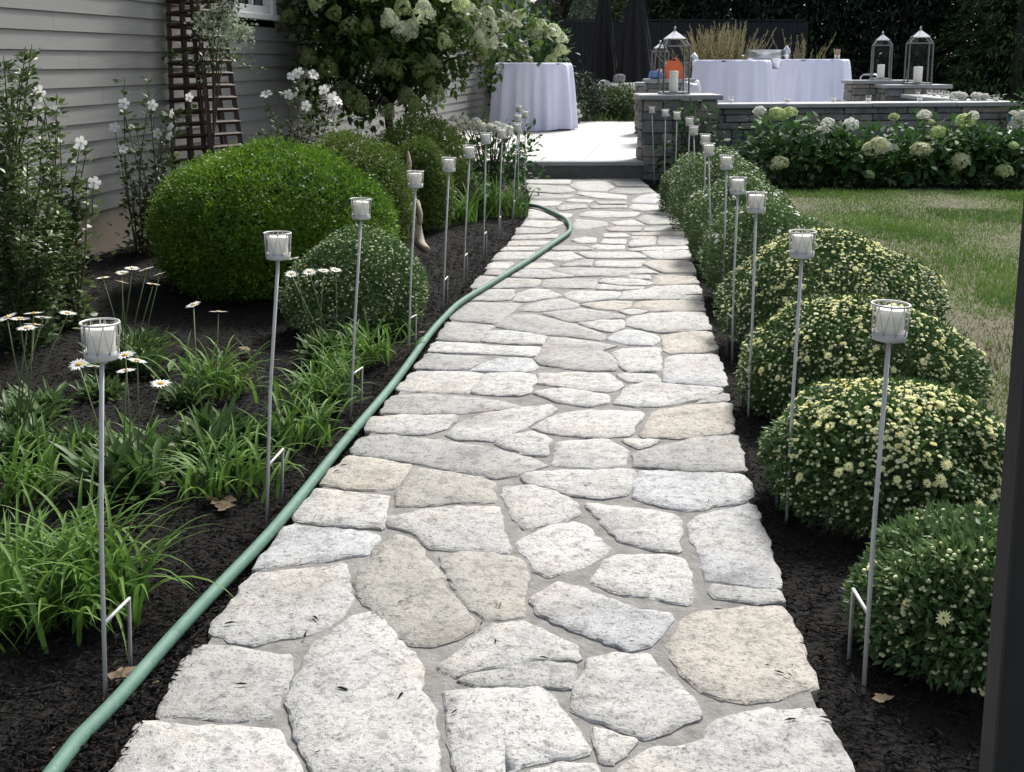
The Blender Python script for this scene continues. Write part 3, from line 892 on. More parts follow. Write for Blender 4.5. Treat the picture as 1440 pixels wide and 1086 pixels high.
MB().box(((WX0 + WX1) / 2, .3, 2.2), (WX1 - WX0 - .02, .5, 4.5)).build('wall', M['siding'], wing)
MB().box((WX1 - 1.0, 2.6, 2.2), (1.9, 4.0, 4.5)).build('side_wall', M['siding'], wing)
MB().cbox((WX1 + .04, .03, 2.25), (.14, .14, 4.6), .006).build('corner_trim', M['white_paint'], wing)
MB().tube([(WX1 - .16, -.05, .1), (WX1 - .16, -.05, 4.4)], .035, 10).build('downspout', M['siding'], wing)
MB().tube([(D(620, 100, WY).x - wing.location.x, -.06, .1), (D(620, 100, WY).x - wing.location.x, -.06, 4.4)], .045, 10).build('downspout', M['white_paint'], wing)
ww = MB().cbox(((WW[0] + WW[1]) / 2, -.02, WW[2] - .03), (WW[1] - WW[0] + .26, .12, .06)).build('window', M['white_paint'], wing)
for x_ in (WW[0] - .045, WW[1] + .045):
    MB().cbox((x_, -.01, (WW[2] + WW[3]) / 2), (.086, .06, WW[3] - WW[2])).build('frame', M['white_paint'], ww)
MB().cbox(((WW[0] + WW[1]) / 2, .0, (WW[2] + WW[3]) / 2), (.03, .05, WW[3] - WW[2])).build('muntin', M['white_paint'], ww)
MB().cbox(((WW[0] + WW[1]) / 2, .0, WW[2] + .03), (WW[1] - WW[0], .052, .06)).build('sash_rail', M['white_paint'], ww)
MB().box(((WW[0] + WW[1]) / 2, .035, (WW[2] + WW[3]) / 2), (WW[1] - WW[0], .01, WW[3] - WW[2])).build('pane', M['glass_dark'], ww)
mb = MB()
for y_ in (-.5, 5.0):
    for x_, zz in ((WX0 - .2, 4.5), (WX1 + .3, 4.5), ((WX0 + WX1) / 2, 6.0)): mb.v.append(Vector((x_, y_, zz)))
for q in ((0, 1, 2), (5, 4, 3), (0, 3, 4, 1), (1, 4, 5, 2), (2, 5, 3, 0)): mb.face(q)
mb.build('roof', M['roof_grey'], wing)

# ------------------------------------------------------------------ garden wall of split stone with caps
def wall_stones(parent, A, B, z0, z1, depth, hmin=.05, hmax=.105, wmin=.12, wmax=.42, side=False):
    """coursed face stones from A to B (local), each proud of a dark core by its own amount"""
    A, B = Vector(A), Vector(B)
    L = (B - A).length
    d = (B - A) / L
    nrm = Vector((d.y, -d.x, 0))
    Mx = Matrix((d, -nrm, Vector((0, 0, 1)))).transposed()
    z = z0
    while z < z1 - .02:
        h = min(random.uniform(hmin, hmax), z1 - z)
        if z1 - z - h < .05: h = z1 - z
        x = 0.0
        while x < L - .01:
            w_ = min(random.uniform(wmin, wmax), L - x)
            if L - x - w_ < .08: w_ = L - x
            pr = random.uniform(.0, .022)
            m_ = MB()
            m_.cbox(A + d * (x + w_ / 2) + nrm * (pr - depth / 2) + Vector((0, 0, z + h / 2)), (w_ - .008, depth, h - .008), .009, Mx, .004)
            o = m_.build('wall_stone', M['wallstone'], parent)
            c = random.choice([(.150, .150, .146), (.115, .118, .118), (.185, .172, .15), (.13, .135, .14), (.095, .098, .10), (.20, .19, .17)])
            o.color = (c[0] * 1.2, c[1] * 1.2, c[2] * 1.18, 1)
            x += w_
        z += h
MW0 = Vector((2.10, 12.62, 0)); MW1 = Vector((D(1420, 142, 13.35).x, 13.35, 0))
gw = tag(empty('garden_wall', MW0), 'low grey split stone wall with a bluestone cap behind the white hydrangeas', 'wall')
dl = MW1 - MW0
wd = dl.normalized(); wn = Vector((wd.y, -wd.x, 0))
Mw = Matrix((wd, -wn, Vector((0, 0, 1)))).transposed()
MWT = .80
wall_stones(gw, (0, 0, 0), dl, -.04, MWT - .05, .10)
mb = MB(); mb.box(dl / 2 - wn * .20 + Vector((0, 0, (MWT - .06) / 2 - .03)), (dl.length - .02, .3, MWT - .06), Mw); mb.build('core', M['dark_joint'], gw)
x = -.10
while x < dl.length + .05:
    w_ = min(random.uniform(.9, 1.3), dl.length + .12 - x)
    mb = MB(); mb.cbox(wd * (x + w_ / 2) - wn * .17 + Vector((0, 0, MWT - .025)), (w_ - .006, .46, .05), .008, Mw, .002); mb.build('cap_stone', M['capstone'], gw)
    x += w_
# return wall at the far right end
RW0 = MW1; RW1 = Vector((D(1310, 132, 16.2).x, 16.25, 0))
rw = tag(empty('return_wall', RW0), 'stone return wall running back from the corner with many votives on its cap', 'wall')
rl = RW1 - RW0; rd = rl.normalized(); rn = Vector((rd.y, -rd.x, 0))
Mr = Matrix((rd, -rn, Vector((0, 0, 1)))).transposed()
wall_stones(rw, (0, 0, 0), rl, -.04, MWT - .05, .10)
mb = MB(); mb.box(rl / 2 - rn * .2 + Vector((0, 0, (MWT - .06) / 2 - .03)), (rl.length - .02, .3, MWT - .06), Mr); mb.build('core', M['dark_joint'], rw)
x = .16
while x < rl.length:
    w_ = min(random.uniform(.9, 1.2), rl.length + .05 - x)
    mb = MB(); mb.cbox(rd * (x + w_ / 2) - rn * .17 + Vector((0, 0, MWT - .022)), (w_ - .006, .46, .05), .008, Mr, .002); mb.build('cap_stone', M['capstone'], rw)
    x += w_

def pier(name, label, cx, y, wdt, dep, h, capw, rz=0.0, groupz=0.0):
    e = tag(empty(name, (cx, y, groupz), rz), label, 'wall')
    hh = h - .055
    wall_stones(e, (-wdt / 2, 0, 0), (wdt / 2, 0, 0), -.04, hh, .08, .08, .15, .16, .34)
    wall_stones(e, (-wdt / 2, dep, 0), (-wdt / 2, .085, 0), -.04, hh, .08, .08, .15, .16, .34)
    wall_stones(e, (wdt / 2, .085, 0), (wdt / 2, dep, 0), -.04, hh, .08, .08, .15, .16, .34)
    MB().box((0, dep / 2, hh / 2 - .03), (wdt - .10, dep - .02, hh)).build('core', M['dark_joint'], e)
    MB().cbox((0, dep / 2, h - .026), (capw, dep + .12, .052), .01, None, .002).build('cap_stone', M['capstone'], e)
    return e
PX_ = (D(905, 200, 12.47).x, D(1008, 200, 12.47).x)
PIER_T = D(950, 133.5, 12.5).z
pier('stone_pier', 'square stone pier beside the step with a steel lantern on its cap', (PX_[0] + PX_[1]) / 2, 12.47, PX_[1] - PX_[0], .62, PIER_T, PX_[1] - PX_[0] + .10)
B1T = D(1242, 113, 17.0).z
pier('stone_block', 'taller stone block carrying the slimmer lantern behind the garden wall', D(1245, 120, 16.9).x, 16.9, .92, .5, B1T, 1.0)
B2T = D(1290, 119, 16.6).z
pier('stone_block', 'stone block carrying the wider lantern behind the garden wall', D(1290, 125, 16.45).x, 16.45, .88, .42, B2T, .97)
B3T = D(940, 111, 15.5).z
pier('stone_block', 'stone block heaped with bags behind the step pier', D(945, 125, 15.3).x, 15.3, .62, .5, B3T, .66)
pier('stone_block', 'low grey stone block beside the cushioned lounger', D(909, 125, 17.3).x, 17.3, .24, .4, D(907, 116, 17.4).z, .26)
# ------------------------------------------------------------------ garden hose
HOSE = [(20, 1120), (74, 1083), (132, 1012), (200, 935), (300, 831), (400, 722), (500, 600), (560, 526), (612, 460), (645, 428), (690, 401), (740, 369), (775, 346), (797, 330),
        (802, 320), (797, 311), (782, 302), (762, 293), (744, 289), (728, 286), (712, 283)]
def catmull(P, k=8):
    out = []
    for i in range(len(P) - 1):
        p0, p1, p2, p3 = P[max(i - 1, 0)], P[i], P[i + 1], P[min(i + 2, len(P) - 1)]
        for j in range(k):
            t = j / k
            out.append(.5 * ((2 * p1) + (-p0 + p2) * t + (2 * p0 - 5 * p1 + 4 * p2 - p3) * t * t + (-p0 + 3 * p1 - 3 * p2 + p3) * t ** 3))
    out.append(P[-1])
    return out
hp = [G(u, v, .016) for u, v in HOSE]
hp = [hp[1] + (hp[1] - hp[2]) * 3.0] + hp[1:]
pts = catmull(hp)
for i, p in enumerate(pts):
    on = p.x > edge_x(LW, p.y) - .005
    p.z = (.0215 if on else .008 + .004 * math.sin(i * .21))
    p.x += .003 * math.sin(i * .37)
for _ in range(4):
    for i in range(1, len(pts) - 1): pts[i].z = (pts[i - 1].z + pts[i].z * 2 + pts[i + 1].z) / 4
mb = MB().tube([p - pts[0] for p in pts], .0158, 12)
tag(mb.build('garden_hose', M['hose'], loc=pts[0]), 'faded green garden hose lying along the edge of the stone path', 'hose')

# ------------------------------------------------------------------ candle stakes
ST_L = [((140, 454), (146, 985), (182, 945)), ((390, 328), (372, 735), (397, 705)), ((507, 280), (490, 590), (506, 578)), ((584, 241), (573, 500), (583, 494)),
        ((631, 222), (621, 441), (628, 432)), ((660, 205), (650, 402), (656, 394)), ((683, 187), (679, 366), (684, 360)), ((706, 181), (700, 340), (704, 334)),
        ((728, 173), (720, 314), (723, 309)), ((729, 161), (728, 293), (731, 289)), ((739, 156), (737, 277), (739, 273)), ((730, 148), (733, 262), (735, 260))]
ST_R = [((1253, 428), (1214, 970), (1193, 930)), ((1129, 326), (1106, 730), (1092, 708)), ((1064, 271), (1052, 588), (1042, 577)), ((1038, 250), (1030, 500), (1022, 492)),
        ((1022, 219), (1016, 430), (1010, 424)), ((997, 202), (999, 392), (994, 386)), ((992, 189), (990, 352), (986, 347)), ((976, 177), (979, 326), (975, 321)),
        ((970, 165), (964, 307), (961, 303)), ((952, 157), (948, 288), (945, 284)), ((936, 154), (934, 272), (932, 270)), ((917, 150), (921, 257), (919, 255))]
CR, CH = .036, .070                  # radius and height of the wire cup
def ring_mesh(r, rad, n=24, c=(0, 0, 0)):
    m_ = MB()
    P = [Vector((c[0] + r * math.cos(2 * math.pi * i / n), c[1] + r * math.sin(2 * math.pi * i / n), c[2])) for i in range(n)]
    b = 0
    for i in range(n):
        for k in range(6):
            a = 2 * math.pi * k / 6
            rr = r + rad * math.cos(a)
            m_.v.append(Vector((c[0] + rr * math.cos(2 * math.pi * i / n), c[1] + rr * math.sin(2 * math.pi * i / n), c[2] + rad * math.sin(a))))
    for i in range(n):
        for k in range(6):
            i2, k2 = (i + 1) % n, (k + 1) % 6
            m_.face((i * 6 + k, i2 * 6 + k, i2 * 6 + k2, i * 6 + k2), True)
    return m_.mesh('ring')
RIM = ring_mesh(CR, .0021)
DISH = MB().lathe([(0, .0), (.010, -.003), (CR * .86, .0), (CR * .90, .003), (CR * .92, .017), (CR * .88, .017), (CR * .86, .004), (0, .003)], 24).mesh('dish')
wm = MB()
NW = 9
for i in range(NW):
    a0 = 2 * math.pi * i / NW
    for da in (.5, -.5):
        a1 = a0 + da * 2 * math.pi / NW
        wm.tube([(CR * .93 * math.cos(a0), CR * .93 * math.sin(a0), .012), (CR * math.cos(a1), CR * math.sin(a1), CH)], .0008, 5)
WIRES = wm.mesh('wire_cage')
GLASSCUP = MB().lathe([(CR * .80, .006), (CR * .92, .064)], 24, caps=False).mesh('glass_cup')
WAX = MB().lathe([(.0245, .0), (.0252, .004), (.0278, .053), (.0272, .057), (.020, .0575), (.006, .0560), (0, .0558)], 24).mesh('wax')
WICK = MB().tube([(0, 0, .054), (.0006, .0004, .064), (.002, .0012, .073)], .0013, 6).mesh('wick')
STAKE_OWN = {('house side', 0): 'whose cup stands among daisy heads', ('house side', 2): 'rising beside the round green chrysanthemum', ('house side', 3): 'standing right before the hare statue',
             ('chrysanthemum side', 0): 'between the gate post chrysanthemum and the path', ('chrysanthemum side', 1): 'beside the most densely flowering yellow mound', ('chrysanthemum side', 11): 'closest to the step and pier corner'}
for row, lab, clab, grp in ((ST_L, 'thin grey metal garden stake with wire candle cup on the house side of the path', 'white candle in a wire cup on the house side of the path', 'house side'),
                            (ST_R, 'thin grey metal garden stake with wire candle cup along the chrysanthemums', 'white candle in a wire cup above the chrysanthemums', 'chrysanthemum side')):
    for i, (top, base, prong) in enumerate(row):
        own = STAKE_OWN.get((grp, i))
        B = G(*base, -.02)
        T = D(top[0], top[1], B.y)
        Pg = G(*prong, -.02)
        e = tag(empty('candle_stake', B), ('grey metal candle stake ' + own) if own else lab, 'candle stake', 'candle stakes on the ' + grp)
        top_l = T - B
        dish = top_l - Vector((0, 0, CH))
        sr = .0048
        MB().tube([(0, 0, -.10), dish * .5 + Vector((random.uniform(-.004, .004), 0, 0)), dish], sr, 8).build('rod', M['metal_grey'], e)
        q = Pg - B
        if q.length > .14: q = q.normalized() * .14
        zp = .165
        f = zp / dish.z
        MB().tube([dish * f, q + dish * f * .9 + Vector((0, 0, .018)), q + Vector((0, 0, -.08))], sr * .88, 8).build('prong', M['metal_grey'], e)
        tilt = (random.uniform(-.03, .03), random.uniform(-.03, .03), random.uniform(0, 6))
        for nm, me in (('cup_rim', RIM), ('cup_base', DISH), ('wire_cage', WIRES)):
            o = add(nm, me, M['metal_grey'], e, dish + (Vector((0, 0, CH)) if nm == 'cup_rim' else Vector((0, 0, 0))), tilt)
        c = tag(empty('candle', B + dish + Vector((0, 0, .0045)), random.uniform(0, 6)), ('white candle of the stake ' + own) if own else clab, 'candle', 'stake candles on the ' + grp)
        c.rotation_euler = tilt
        add('wax', WAX, M['wax'], c); add('wick', WICK, M['wick'], c); add('glass_cup', GLASSCUP, M['glass'], c)

# ------------------------------------------------------------------ dark post at the near right
po = MB(); po.cbox((.06, -.025, 1.1), (.12, .05, 2.8), .003)
pz = MB(); pz.cbox((.155, -.012, 1.1), (.07, .03, 2.8), .003)
pe = tag(empty('gate_post', (.722, 1.60, -.03)), 'black painted wooden gate post at the lawn side of the path', 'post')
po.build('post', M['black_wood'], pe); pz.build('stop_board', M['black_wood'], pe)

# ------------------------------------------------------------------ plants
def lumpy(seed, k=7, amp=.12, fr=3.0):
    r = np.random.default_rng(seed)
    K = r.normal(0, fr, (k, 3)); ph = r.random(k) * 6.28
    return lambda d: 1 + amp * np.sum(np.cos(d @ K.T + ph), axis=1) / math.sqrt(k)
def blob_points(n, rad, lump, depth=.25, power=2.0, zmin=.02, cz=0.0, upbias=0.0):
    out_p, out_d = [], []
    got = 0
    while got < n:
        d = rdir(n)
        if upbias: d = unit(d + np.array([0, 0, upbias]))
        rr = lump(d) * (1 - depth * RNG.random(n) ** power)
        p = d * rr[:, None] * np.array(rad) + np.array([0, 0, cz])
        ok = p[:, 2] > zmin
        out_p.append(p[ok]); out_d.append(d[ok]); got += ok.sum()
    return np.vstack(out_p)[:n], np.vstack(out_d)[:n]
def shrub_stems(n, r, h, rad=.008, seed=0):
    rr = random.Random(seed)
    m_ = MB()
    for i in range(n):
        a = rr.uniform(0, 6.28); q = rr.uniform(.1, .75) * r
        m_.tube([(.03 * math.cos(a), .03 * math.sin(a), -.05), (q * .4 * math.cos(a), q * .4 * math.sin(a), h * .45), (q * math.cos(a + .2), q * math.sin(a + .2), h)], [rad, rad * .8, rad * .4], 5)
    return m_
def boxwood(label, c, rad, h, n, leaf, mat, seed, group=None):
    """clipped ball: dense small leaves in shallow tufts"""
    e = tag(empty('boxwood', (c[0], c[1], -.03)), label, 'shrub', group)
    L = lumpy(seed, 9, .045, 3.2)
    cz = h * .42
    R3 = (rad, rad, h - cz)
    # tufts
    tn = n // 9
    tp, td = blob_points(tn, R3, L, .10, 1.0, .03, cz)
    P = np.repeat(tp, 9, 0) + RNG.normal(0, leaf * .9, (tn * 9, 3))
    Dn = unit(np.repeat(td, 9, 0) + RNG.normal(0, .65, (tn * 9, 3)) + np.array([0, 0, .25]))
    rn = np.clip(np.repeat(RNG.random(tn), 9) * .6 + RNG.random(tn * 9) * .4, 0, 1)
    a = scatter(LEAF, P, Dn, rdir(len(P)) + Dn * .2 + np.array([0, 0, .5]), RNG.uniform(.7, 1.2, len(P)) * leaf, RNG.uniform(.9, 1.3, len(P)) * leaf, rn)
    ip, idn = blob_points(n // 3, (R3[0] * .9, R3[1] * .9, R3[2] * .9), L, .35, 1.0, .03, cz)
    b = scatter(LEAF, ip, rdir(len(ip)), idn + .5 * rdir(len(ip)), leaf * 1.9, leaf * 2.4, RNG.random(len(ip)) * .4)
    V, F, A = cat(a, b)
    V[:, 2] = np.maximum(V[:, 2], .01)
    tag(add('foliage', arr_mesh('boxwood_foliage', V, F, A), mat, e), kind='stuff')
    shrub_stems(9, rad, h * .7, .012, seed).build('stem', M['bark'], e)
    return e
boxwood('large clipped boxwood ball beside the house, bright green on top', (D(384, 300, 6.45).x, 6.45), .70, .83, 42000, .021, M['boxwood'], 3)
boxwood('clipped boxwood mound behind the large ball, next to the hare statue', (D(492, 250, 7.55).x, 7.55), .43, .80, 17000, .022, M['boxwood_dull'], 5)
boxwood('rounded boxwood at the head of the bed below the tall hydrangea', (D(592, 220, 9.6).x, 9.6), .42, .84, 13000, .022, M['boxwood_dull'], 9)
boxwood('small dark boxwood squeezed between two boxwood mounds behind the hare', (D(590, 250, 8.75).x, 8.75), .25, .70, 9000, .021, M['boxwood_dull'], 12)

def mum(label, c, r, h, nl, nb, nf, seed, bloom='bloom_y', leaf='mum_leaf', bias=.0, bigs=14, side=0.0):
    e = tag(empty('chrysanthemum', (c[0], c[1], -.03)), label, 'chrysanthemum', None)
    L = lumpy(seed, 8, .085, 3.4)
    cz = h * .38
    R3 = (r, r, h - cz + .02)
    p, d = blob_points(nl, R3, L, .30, 1.4, .03, cz)
    X = unit(d + RNG.normal(0, .7, p.shape) + np.array([0, 0, .2]))
    a = scatter(LEAF, p, X, rdir(len(p)) + np.array([0, 0, .9]), RNG.uniform(.020, .036, len(p)), RNG.uniform(.016, .030, len(p)), RNG.random(len(p)))
    V, F, A = a
    V[:, 2] = np.maximum(V[:, 2], .008)
    tag(add('foliage', arr_mesh('mum_foliage', V, F, A), M[leaf], e), kind='stuff')
    shrub_stems(14, r, h * .8, .004, seed).build('stem', M['stem'], e)
    # buds stand a little above the leaves
    p, d = blob_points(nb, (R3[0] * 1.015, R3[1] * 1.015, R3[2] * 1.02), L, .03, 1.0, .10 * h, cz, .18)
    up = unit(d * .6 + np.array([0, 0, .8]))
    s = RNG.uniform(.0038, .0068, nb)
    V, F, A = scatter(BUD, p, np.cross(up, rdir(nb)), up, s, s)
    tag(add('bud', arr_mesh('mum_bud', V, F, A), M['bud'], e), kind='stuff')
    if nf:
        p, d = blob_points(nf * 3, (R3[0] * 1.03, R3[1] * 1.03, R3[2] * 1.035), L, .02, 1.0, .25 * h, cz, .35)
        clump = np.sin(p[:, 0] * 21 + seed) * np.sin(p[:, 1] * 19 + seed * 2) + d[:, 2] * 1.3 + RNG.normal(0, .55, len(p)) + side * d[:, 0]
        idx = np.argsort(-clump)[:nf]
        p, d = p[idx], d[idx]
        up = unit(d * .7 + np.array([0, 0, .55]) + RNG.normal(0, .25, p.shape))
        s = RNG.uniform(.0045, .0105, nf)
        V, F, A = scatter(BLOOM, p, np.cross(up, rdir(nf)), up, s, s)
        tag(add('flower', arr_mesh('mum_flower', V, F, A), M[bloom], e), kind='stuff')
    # the few wide open blooms
    for i in range(bigs):
        dd = unit(np.array([[random.gauss(0, 1), random.gauss(-.5, .8), abs(random.gauss(.55, .4)) + .1]]))
        q = (dd * L(dd)[:, None] * np.array(R3) * 1.045 + np.array([0, 0, cz]))[0]
        o = add('bloom', BIGBLOOM, M[bloom], e, Vector(q))
        dv = (Vector(dd[0]) + Vector((0, 0, .35))).normalized()
        o.rotation_euler = dv.to_track_quat('Z', 'Y').to_euler()
        sc = random.uniform(.012, .018)
        o.scale = (sc, sc, sc)
    return e
v_, f_ = BLOOM
BIGBLOOM = arr_mesh('wide_bloom', v_, f_, RNG.random(len(v_)))
BIGBLOOM.materials.append(None)
def BB(mat):
    m_ = BIGBLOOM.copy(); m_.materials.clear(); m_.materials.append(M[mat]); return m_
BBY, BBW = BB('bloom_y'), BB('bloom_w')
def mums():
    global BIGBLOOM
    BIGBLOOM = BBY
    mum('fresh green chrysanthemum in tight pale bud next to the gate post', (D(1378, 880, 2.33).x, 2.33), .262, .265, 13000, 760, 0, 21, leaf='mum_leaf_fresh', bigs=5)
    mum('chrysanthemum mound covered most densely in pale yellow flowers, second from the gate post', (D(1252, 650, 3.12).x, 3.12),   .335, .355, 14000, 1300, 1100, 22, bigs=34, side=.4)
    mum('pale yellow chrysanthemum mound, third from the gate post', (D(1205, 520, 4.05).x, 4.05), .405, .415, 15000, 1600, 800, 23, bigs=22)
    mum('wide pale yellow chrysanthemum mound, fourth from the gate post', (D(1168, 410, 5.1).x, 5.1), .46, .49, 15000, 1900, 850, 24, bigs=18)
    BIGBLOOM = BBW
    mum('chrysanthemum mound with large white flowers in the middle of the row', (D(1078, 345, 6.05).x, 6.05), .335, .51, 10000, 500, 60, 25, 'bloom_w', 'mum_leaf_fresh', bigs=26)
    mum('white budded chrysanthemum mound, third from the stone pier', (D(1040, 290, 7.2).x, 7.2), .335, .57, 9000, 600, 90, 26, 'bloom_w', 'mum_leaf_fresh', bigs=12)
    mum('tall white budded chrysanthemum mound, second from the stone pier', (D(1010, 255, 8.6).x, 8.6), .36, .61, 8000, 600, 150, 27, 'bloom_w', 'mum_leaf_fresh', bigs=10)
    mum('small white budded chrysanthemum at the path edge nearest the stone pier', (D(962, 255, 9.6).x, 9.6), .21, .46, 4000, 250, 30, 28, 'bloom_w', 'mum_leaf_fresh', bigs=3)
    mum('round green chrysanthemum with tiny white buds in front of the boxwood ball', (D(503, 400, 5.42).x, 5.42), .335, .44, 12000, 1000, 10, 29, 'bloom_w', 'mum_leaf_fresh', bigs=4)
mums()

# daylilies: clumps of arching strap leaves
def strap_clump(name, label, catg, c, n, length, width, mat, spread=1.0, seed=0, group=None, seg=8):
    rr = random.Random(seed)
    V, F, A = [], [], []
    for i in range(n):
        a = rr.uniform(0, 6.283)
        L = length * rr.uniform(.55, 1.1)
        w_ = width * rr.uniform(.7, 1.15)
        lean = rr.uniform(.08, .75) * spread
        bend = rr.uniform(.9, 2.4) * spread
        bx, by = rr.gauss(0, .03 + .03 * spread), rr.gauss(0, .03 + .03 * spread)
        tw = rr.uniform(-.5, .5)
        p = np.array([bx, by, 0.0]); th = lean
        rn = rr.random()
        b0 = len(V)
        for s in range(seg + 1):
            t = s / seg
            d = np.array([math.cos(a) * math.sin(th), math.sin(a) * math.sin(th), math.cos(th)])
            sd_ = np.array([-math.sin(a + tw * t), math.cos(a + tw * t), 0])
            up = np.cross(d, sd_)
            ww_ = w_ * (1 - t ** 2.2) * (.7 + .3 * min(1, t * 5))
            V += [p - sd_ * ww_ / 2 + up * ww_ * .18, p, p + sd_ * ww_ / 2 + up * ww_ * .18]
            A += [rn * .75 + .25 * t] * 3
            p = p + d * L / seg
            p[2] = max(p[2], .012 + .02 * rr.random())
            th = min(th + bend / seg * (.4 + 1.3 * t), 2.5)
            if s < seg:
                q = b0 + s * 3
                F += [[q, q + 1, q + 4, q + 3], [q + 1, q + 2, q + 5, q + 4]]
    e = tag(empty(name, (c[0], c[1], -.03)), label, catg, group)
    tag(add('foliage', arr_mesh(name + '_foliage', np.array(V), np.array(F), A, True), M[mat], e), kind='stuff')
    return e
LILC = 'arching bright green strap leaves of a daylily clump in the bark mulch'
LIL = [((140, 840), 110, .37, 'largest arching daylily clump, at the candle stake ringed by daisy heads'), ((20, 870), 85, .35, None), ((85, 800), 60, .32, None), ((315, 678), 85, .27, 'daylily clump with a dry leaf at its foot on the hose side'),
       ((440, 560), 70, .27, None), ((515, 500), 75, .26, 'daylily clump in front of the round green chrysanthemum'), ((420, 610), 60, .24, None),
       ((300, 545), 75, .29, 'daylily clump around the two headed daisy'), ((210, 640), 50, .22, None), ((40, 690), 60, .30, None), ((545, 470), 34, .2, None), ((470, 520), 44, .23, None)]
for i, ((u, v), n, L, lab) in enumerate(LIL):
    p = G(u, v)
    strap_clump('daylily', lab or LILC, 'daylily', (p.x, p.y), int(n * 1.1), L, .0138, 'lily', 1.0, 100 + i, 'daylily clumps in the house side bed')
for i, (u, v, n, L) in enumerate([(690, 300, 70, .45), (722, 300, 50, .36), (655, 310, 50, .42)]):
    p = G(u, v)
    strap_clump('daylily', 'upright grassy daylily clump under the white flowers by the step', 'daylily', (p.x, p.y), n, L, .018, 'lily', .7, 130 + i, 'daylily clumps by the step')

# shasta daisies
PET = petal_ring(19, 1.0, .02, .06, .11, rr0=.2)
PETM = arr_mesh('daisy_petals', PET[0], PET[1], RNG.random(len(PET[0])))
DISCM = MB().lathe([(.30, .0), (.27, .10), (.16, .16), (0, .18)], 14).mesh('daisy_disc')
def rosette(n, r, seed, lw=.26):
    rr = np.random.default_rng(seed)
    a = rr.random(n) * 6.283
    el = rr.uniform(.15, 1.2, n)
    X = np.stack([np.cos(a) * np.cos(el), np.sin(a) * np.cos(el), np.sin(el)], 1)
    P = np.stack([rr.normal(0, r * .25, n), rr.normal(0, r * .25, n), rr.uniform(.0, r * .35, n)], 1)
    L = rr.uniform(.5, 1.0, n) * r
    return scatter(LONGLEAF, P, X, np.tile([0, 0, 1.0], (n, 1)), L, L * .55, rr.random(n))
DAISIES = [  # plant base, heads on the photograph
 ((25, 640), .15, [(10, 447), (47, 441), (48, 457), (95, 441), (-12, 452), (28, 449), (38, 462), (60, 447)], .0),
 ((190, 520), .16, [(145, 391), (171, 397), (172, 384), (186, 378), (206, 379), (224, 386), (215, 400)], .0),
 ((180, 690), .18, [(111, 513), (133, 516), (176, 500), (193, 508), (177, 522), (226, 540)], .0),
 ((300, 620), .14, [(272, 429), (307, 439)], .0),
 ((455, 500), .13, [(413, 364), (435, 383), (455, 381), (472, 380), (410, 386)], .0)]
DLAB = ['leafy shasta daisy against the narrow leaved shrub, several white heads', 'shasta daisy carrying a flat group of white heads near the foundation', 'shasta daisy with white heads clustered at a candle cup',
        'low shasta daisy with two white heads among daylilies', 'shasta daisy heads in front of the round green chrysanthemum']
for i, ((u, v), r, heads, _) in enumerate(DAISIES):
    B = G(u, v)
    e = tag(empty('shasta_daisy', (B.x, B.y, -.03)), DLAB[i], 'daisy')
    V, F, A = rosette(190, r * 1.05, 200 + i)
    V[:, 2] = np.maximum(V[:, 2], .005)
    tag(add('foliage', arr_mesh('daisy_foliage', V, F, A), M['basal'], e), kind='stuff')
    for (hu, hv) in heads:
        Hh = D(hu, hv, B.y + random.uniform(-.08, .12)) - Vector((B.x, B.y, -.03))
        x0 = Vector((random.uniform(-.05, .05), random.uniform(-.05, .05), 0))
        mid = x0 * .5 + Hh * .5 + Vector((random.uniform(-.02, .02), 0, .02))
        MB().tube([x0, mid, Hh - Vector((0, 0, .006))], [.0026, .0022, .002], 6).build('stalk', M['stem'], e)
        s = random.uniform(.027, .034)
        fl = add('flower_head', PETM, M['petal_white'], e, Hh, (random.uniform(-.38, .12), random.uniform(-.2, .35), random.uniform(0, 6)))
        fl.scale = (s, s, s)
        add('disc', DISCM, M['disc'], fl)
for i, (u, v, r) in enumerate([(300, 640, .12), (110, 640, .12), (60, 580, .13), (260, 560, .10), (180, 665, .14), (470, 560, .10), (195, 495, .14), (30, 600, .14), (350, 620, .10), (140, 560, .11)]):
    B = G(u, v)
    V, F, A = rosette(150, r * 1.1, 260 + i)
    V[:, 2] = np.maximum(V[:, 2], .005)
    e = tag(empty('daisy_rosette', (B.x, B.y, -.03)), 'low leaf rosette without flowers between the daylilies', 'plant', 'leaf rosettes in the house side bed')
    tag(add('foliage', arr_mesh('rosette_foliage', V, F, A), M['basal'], e), kind='stuff')

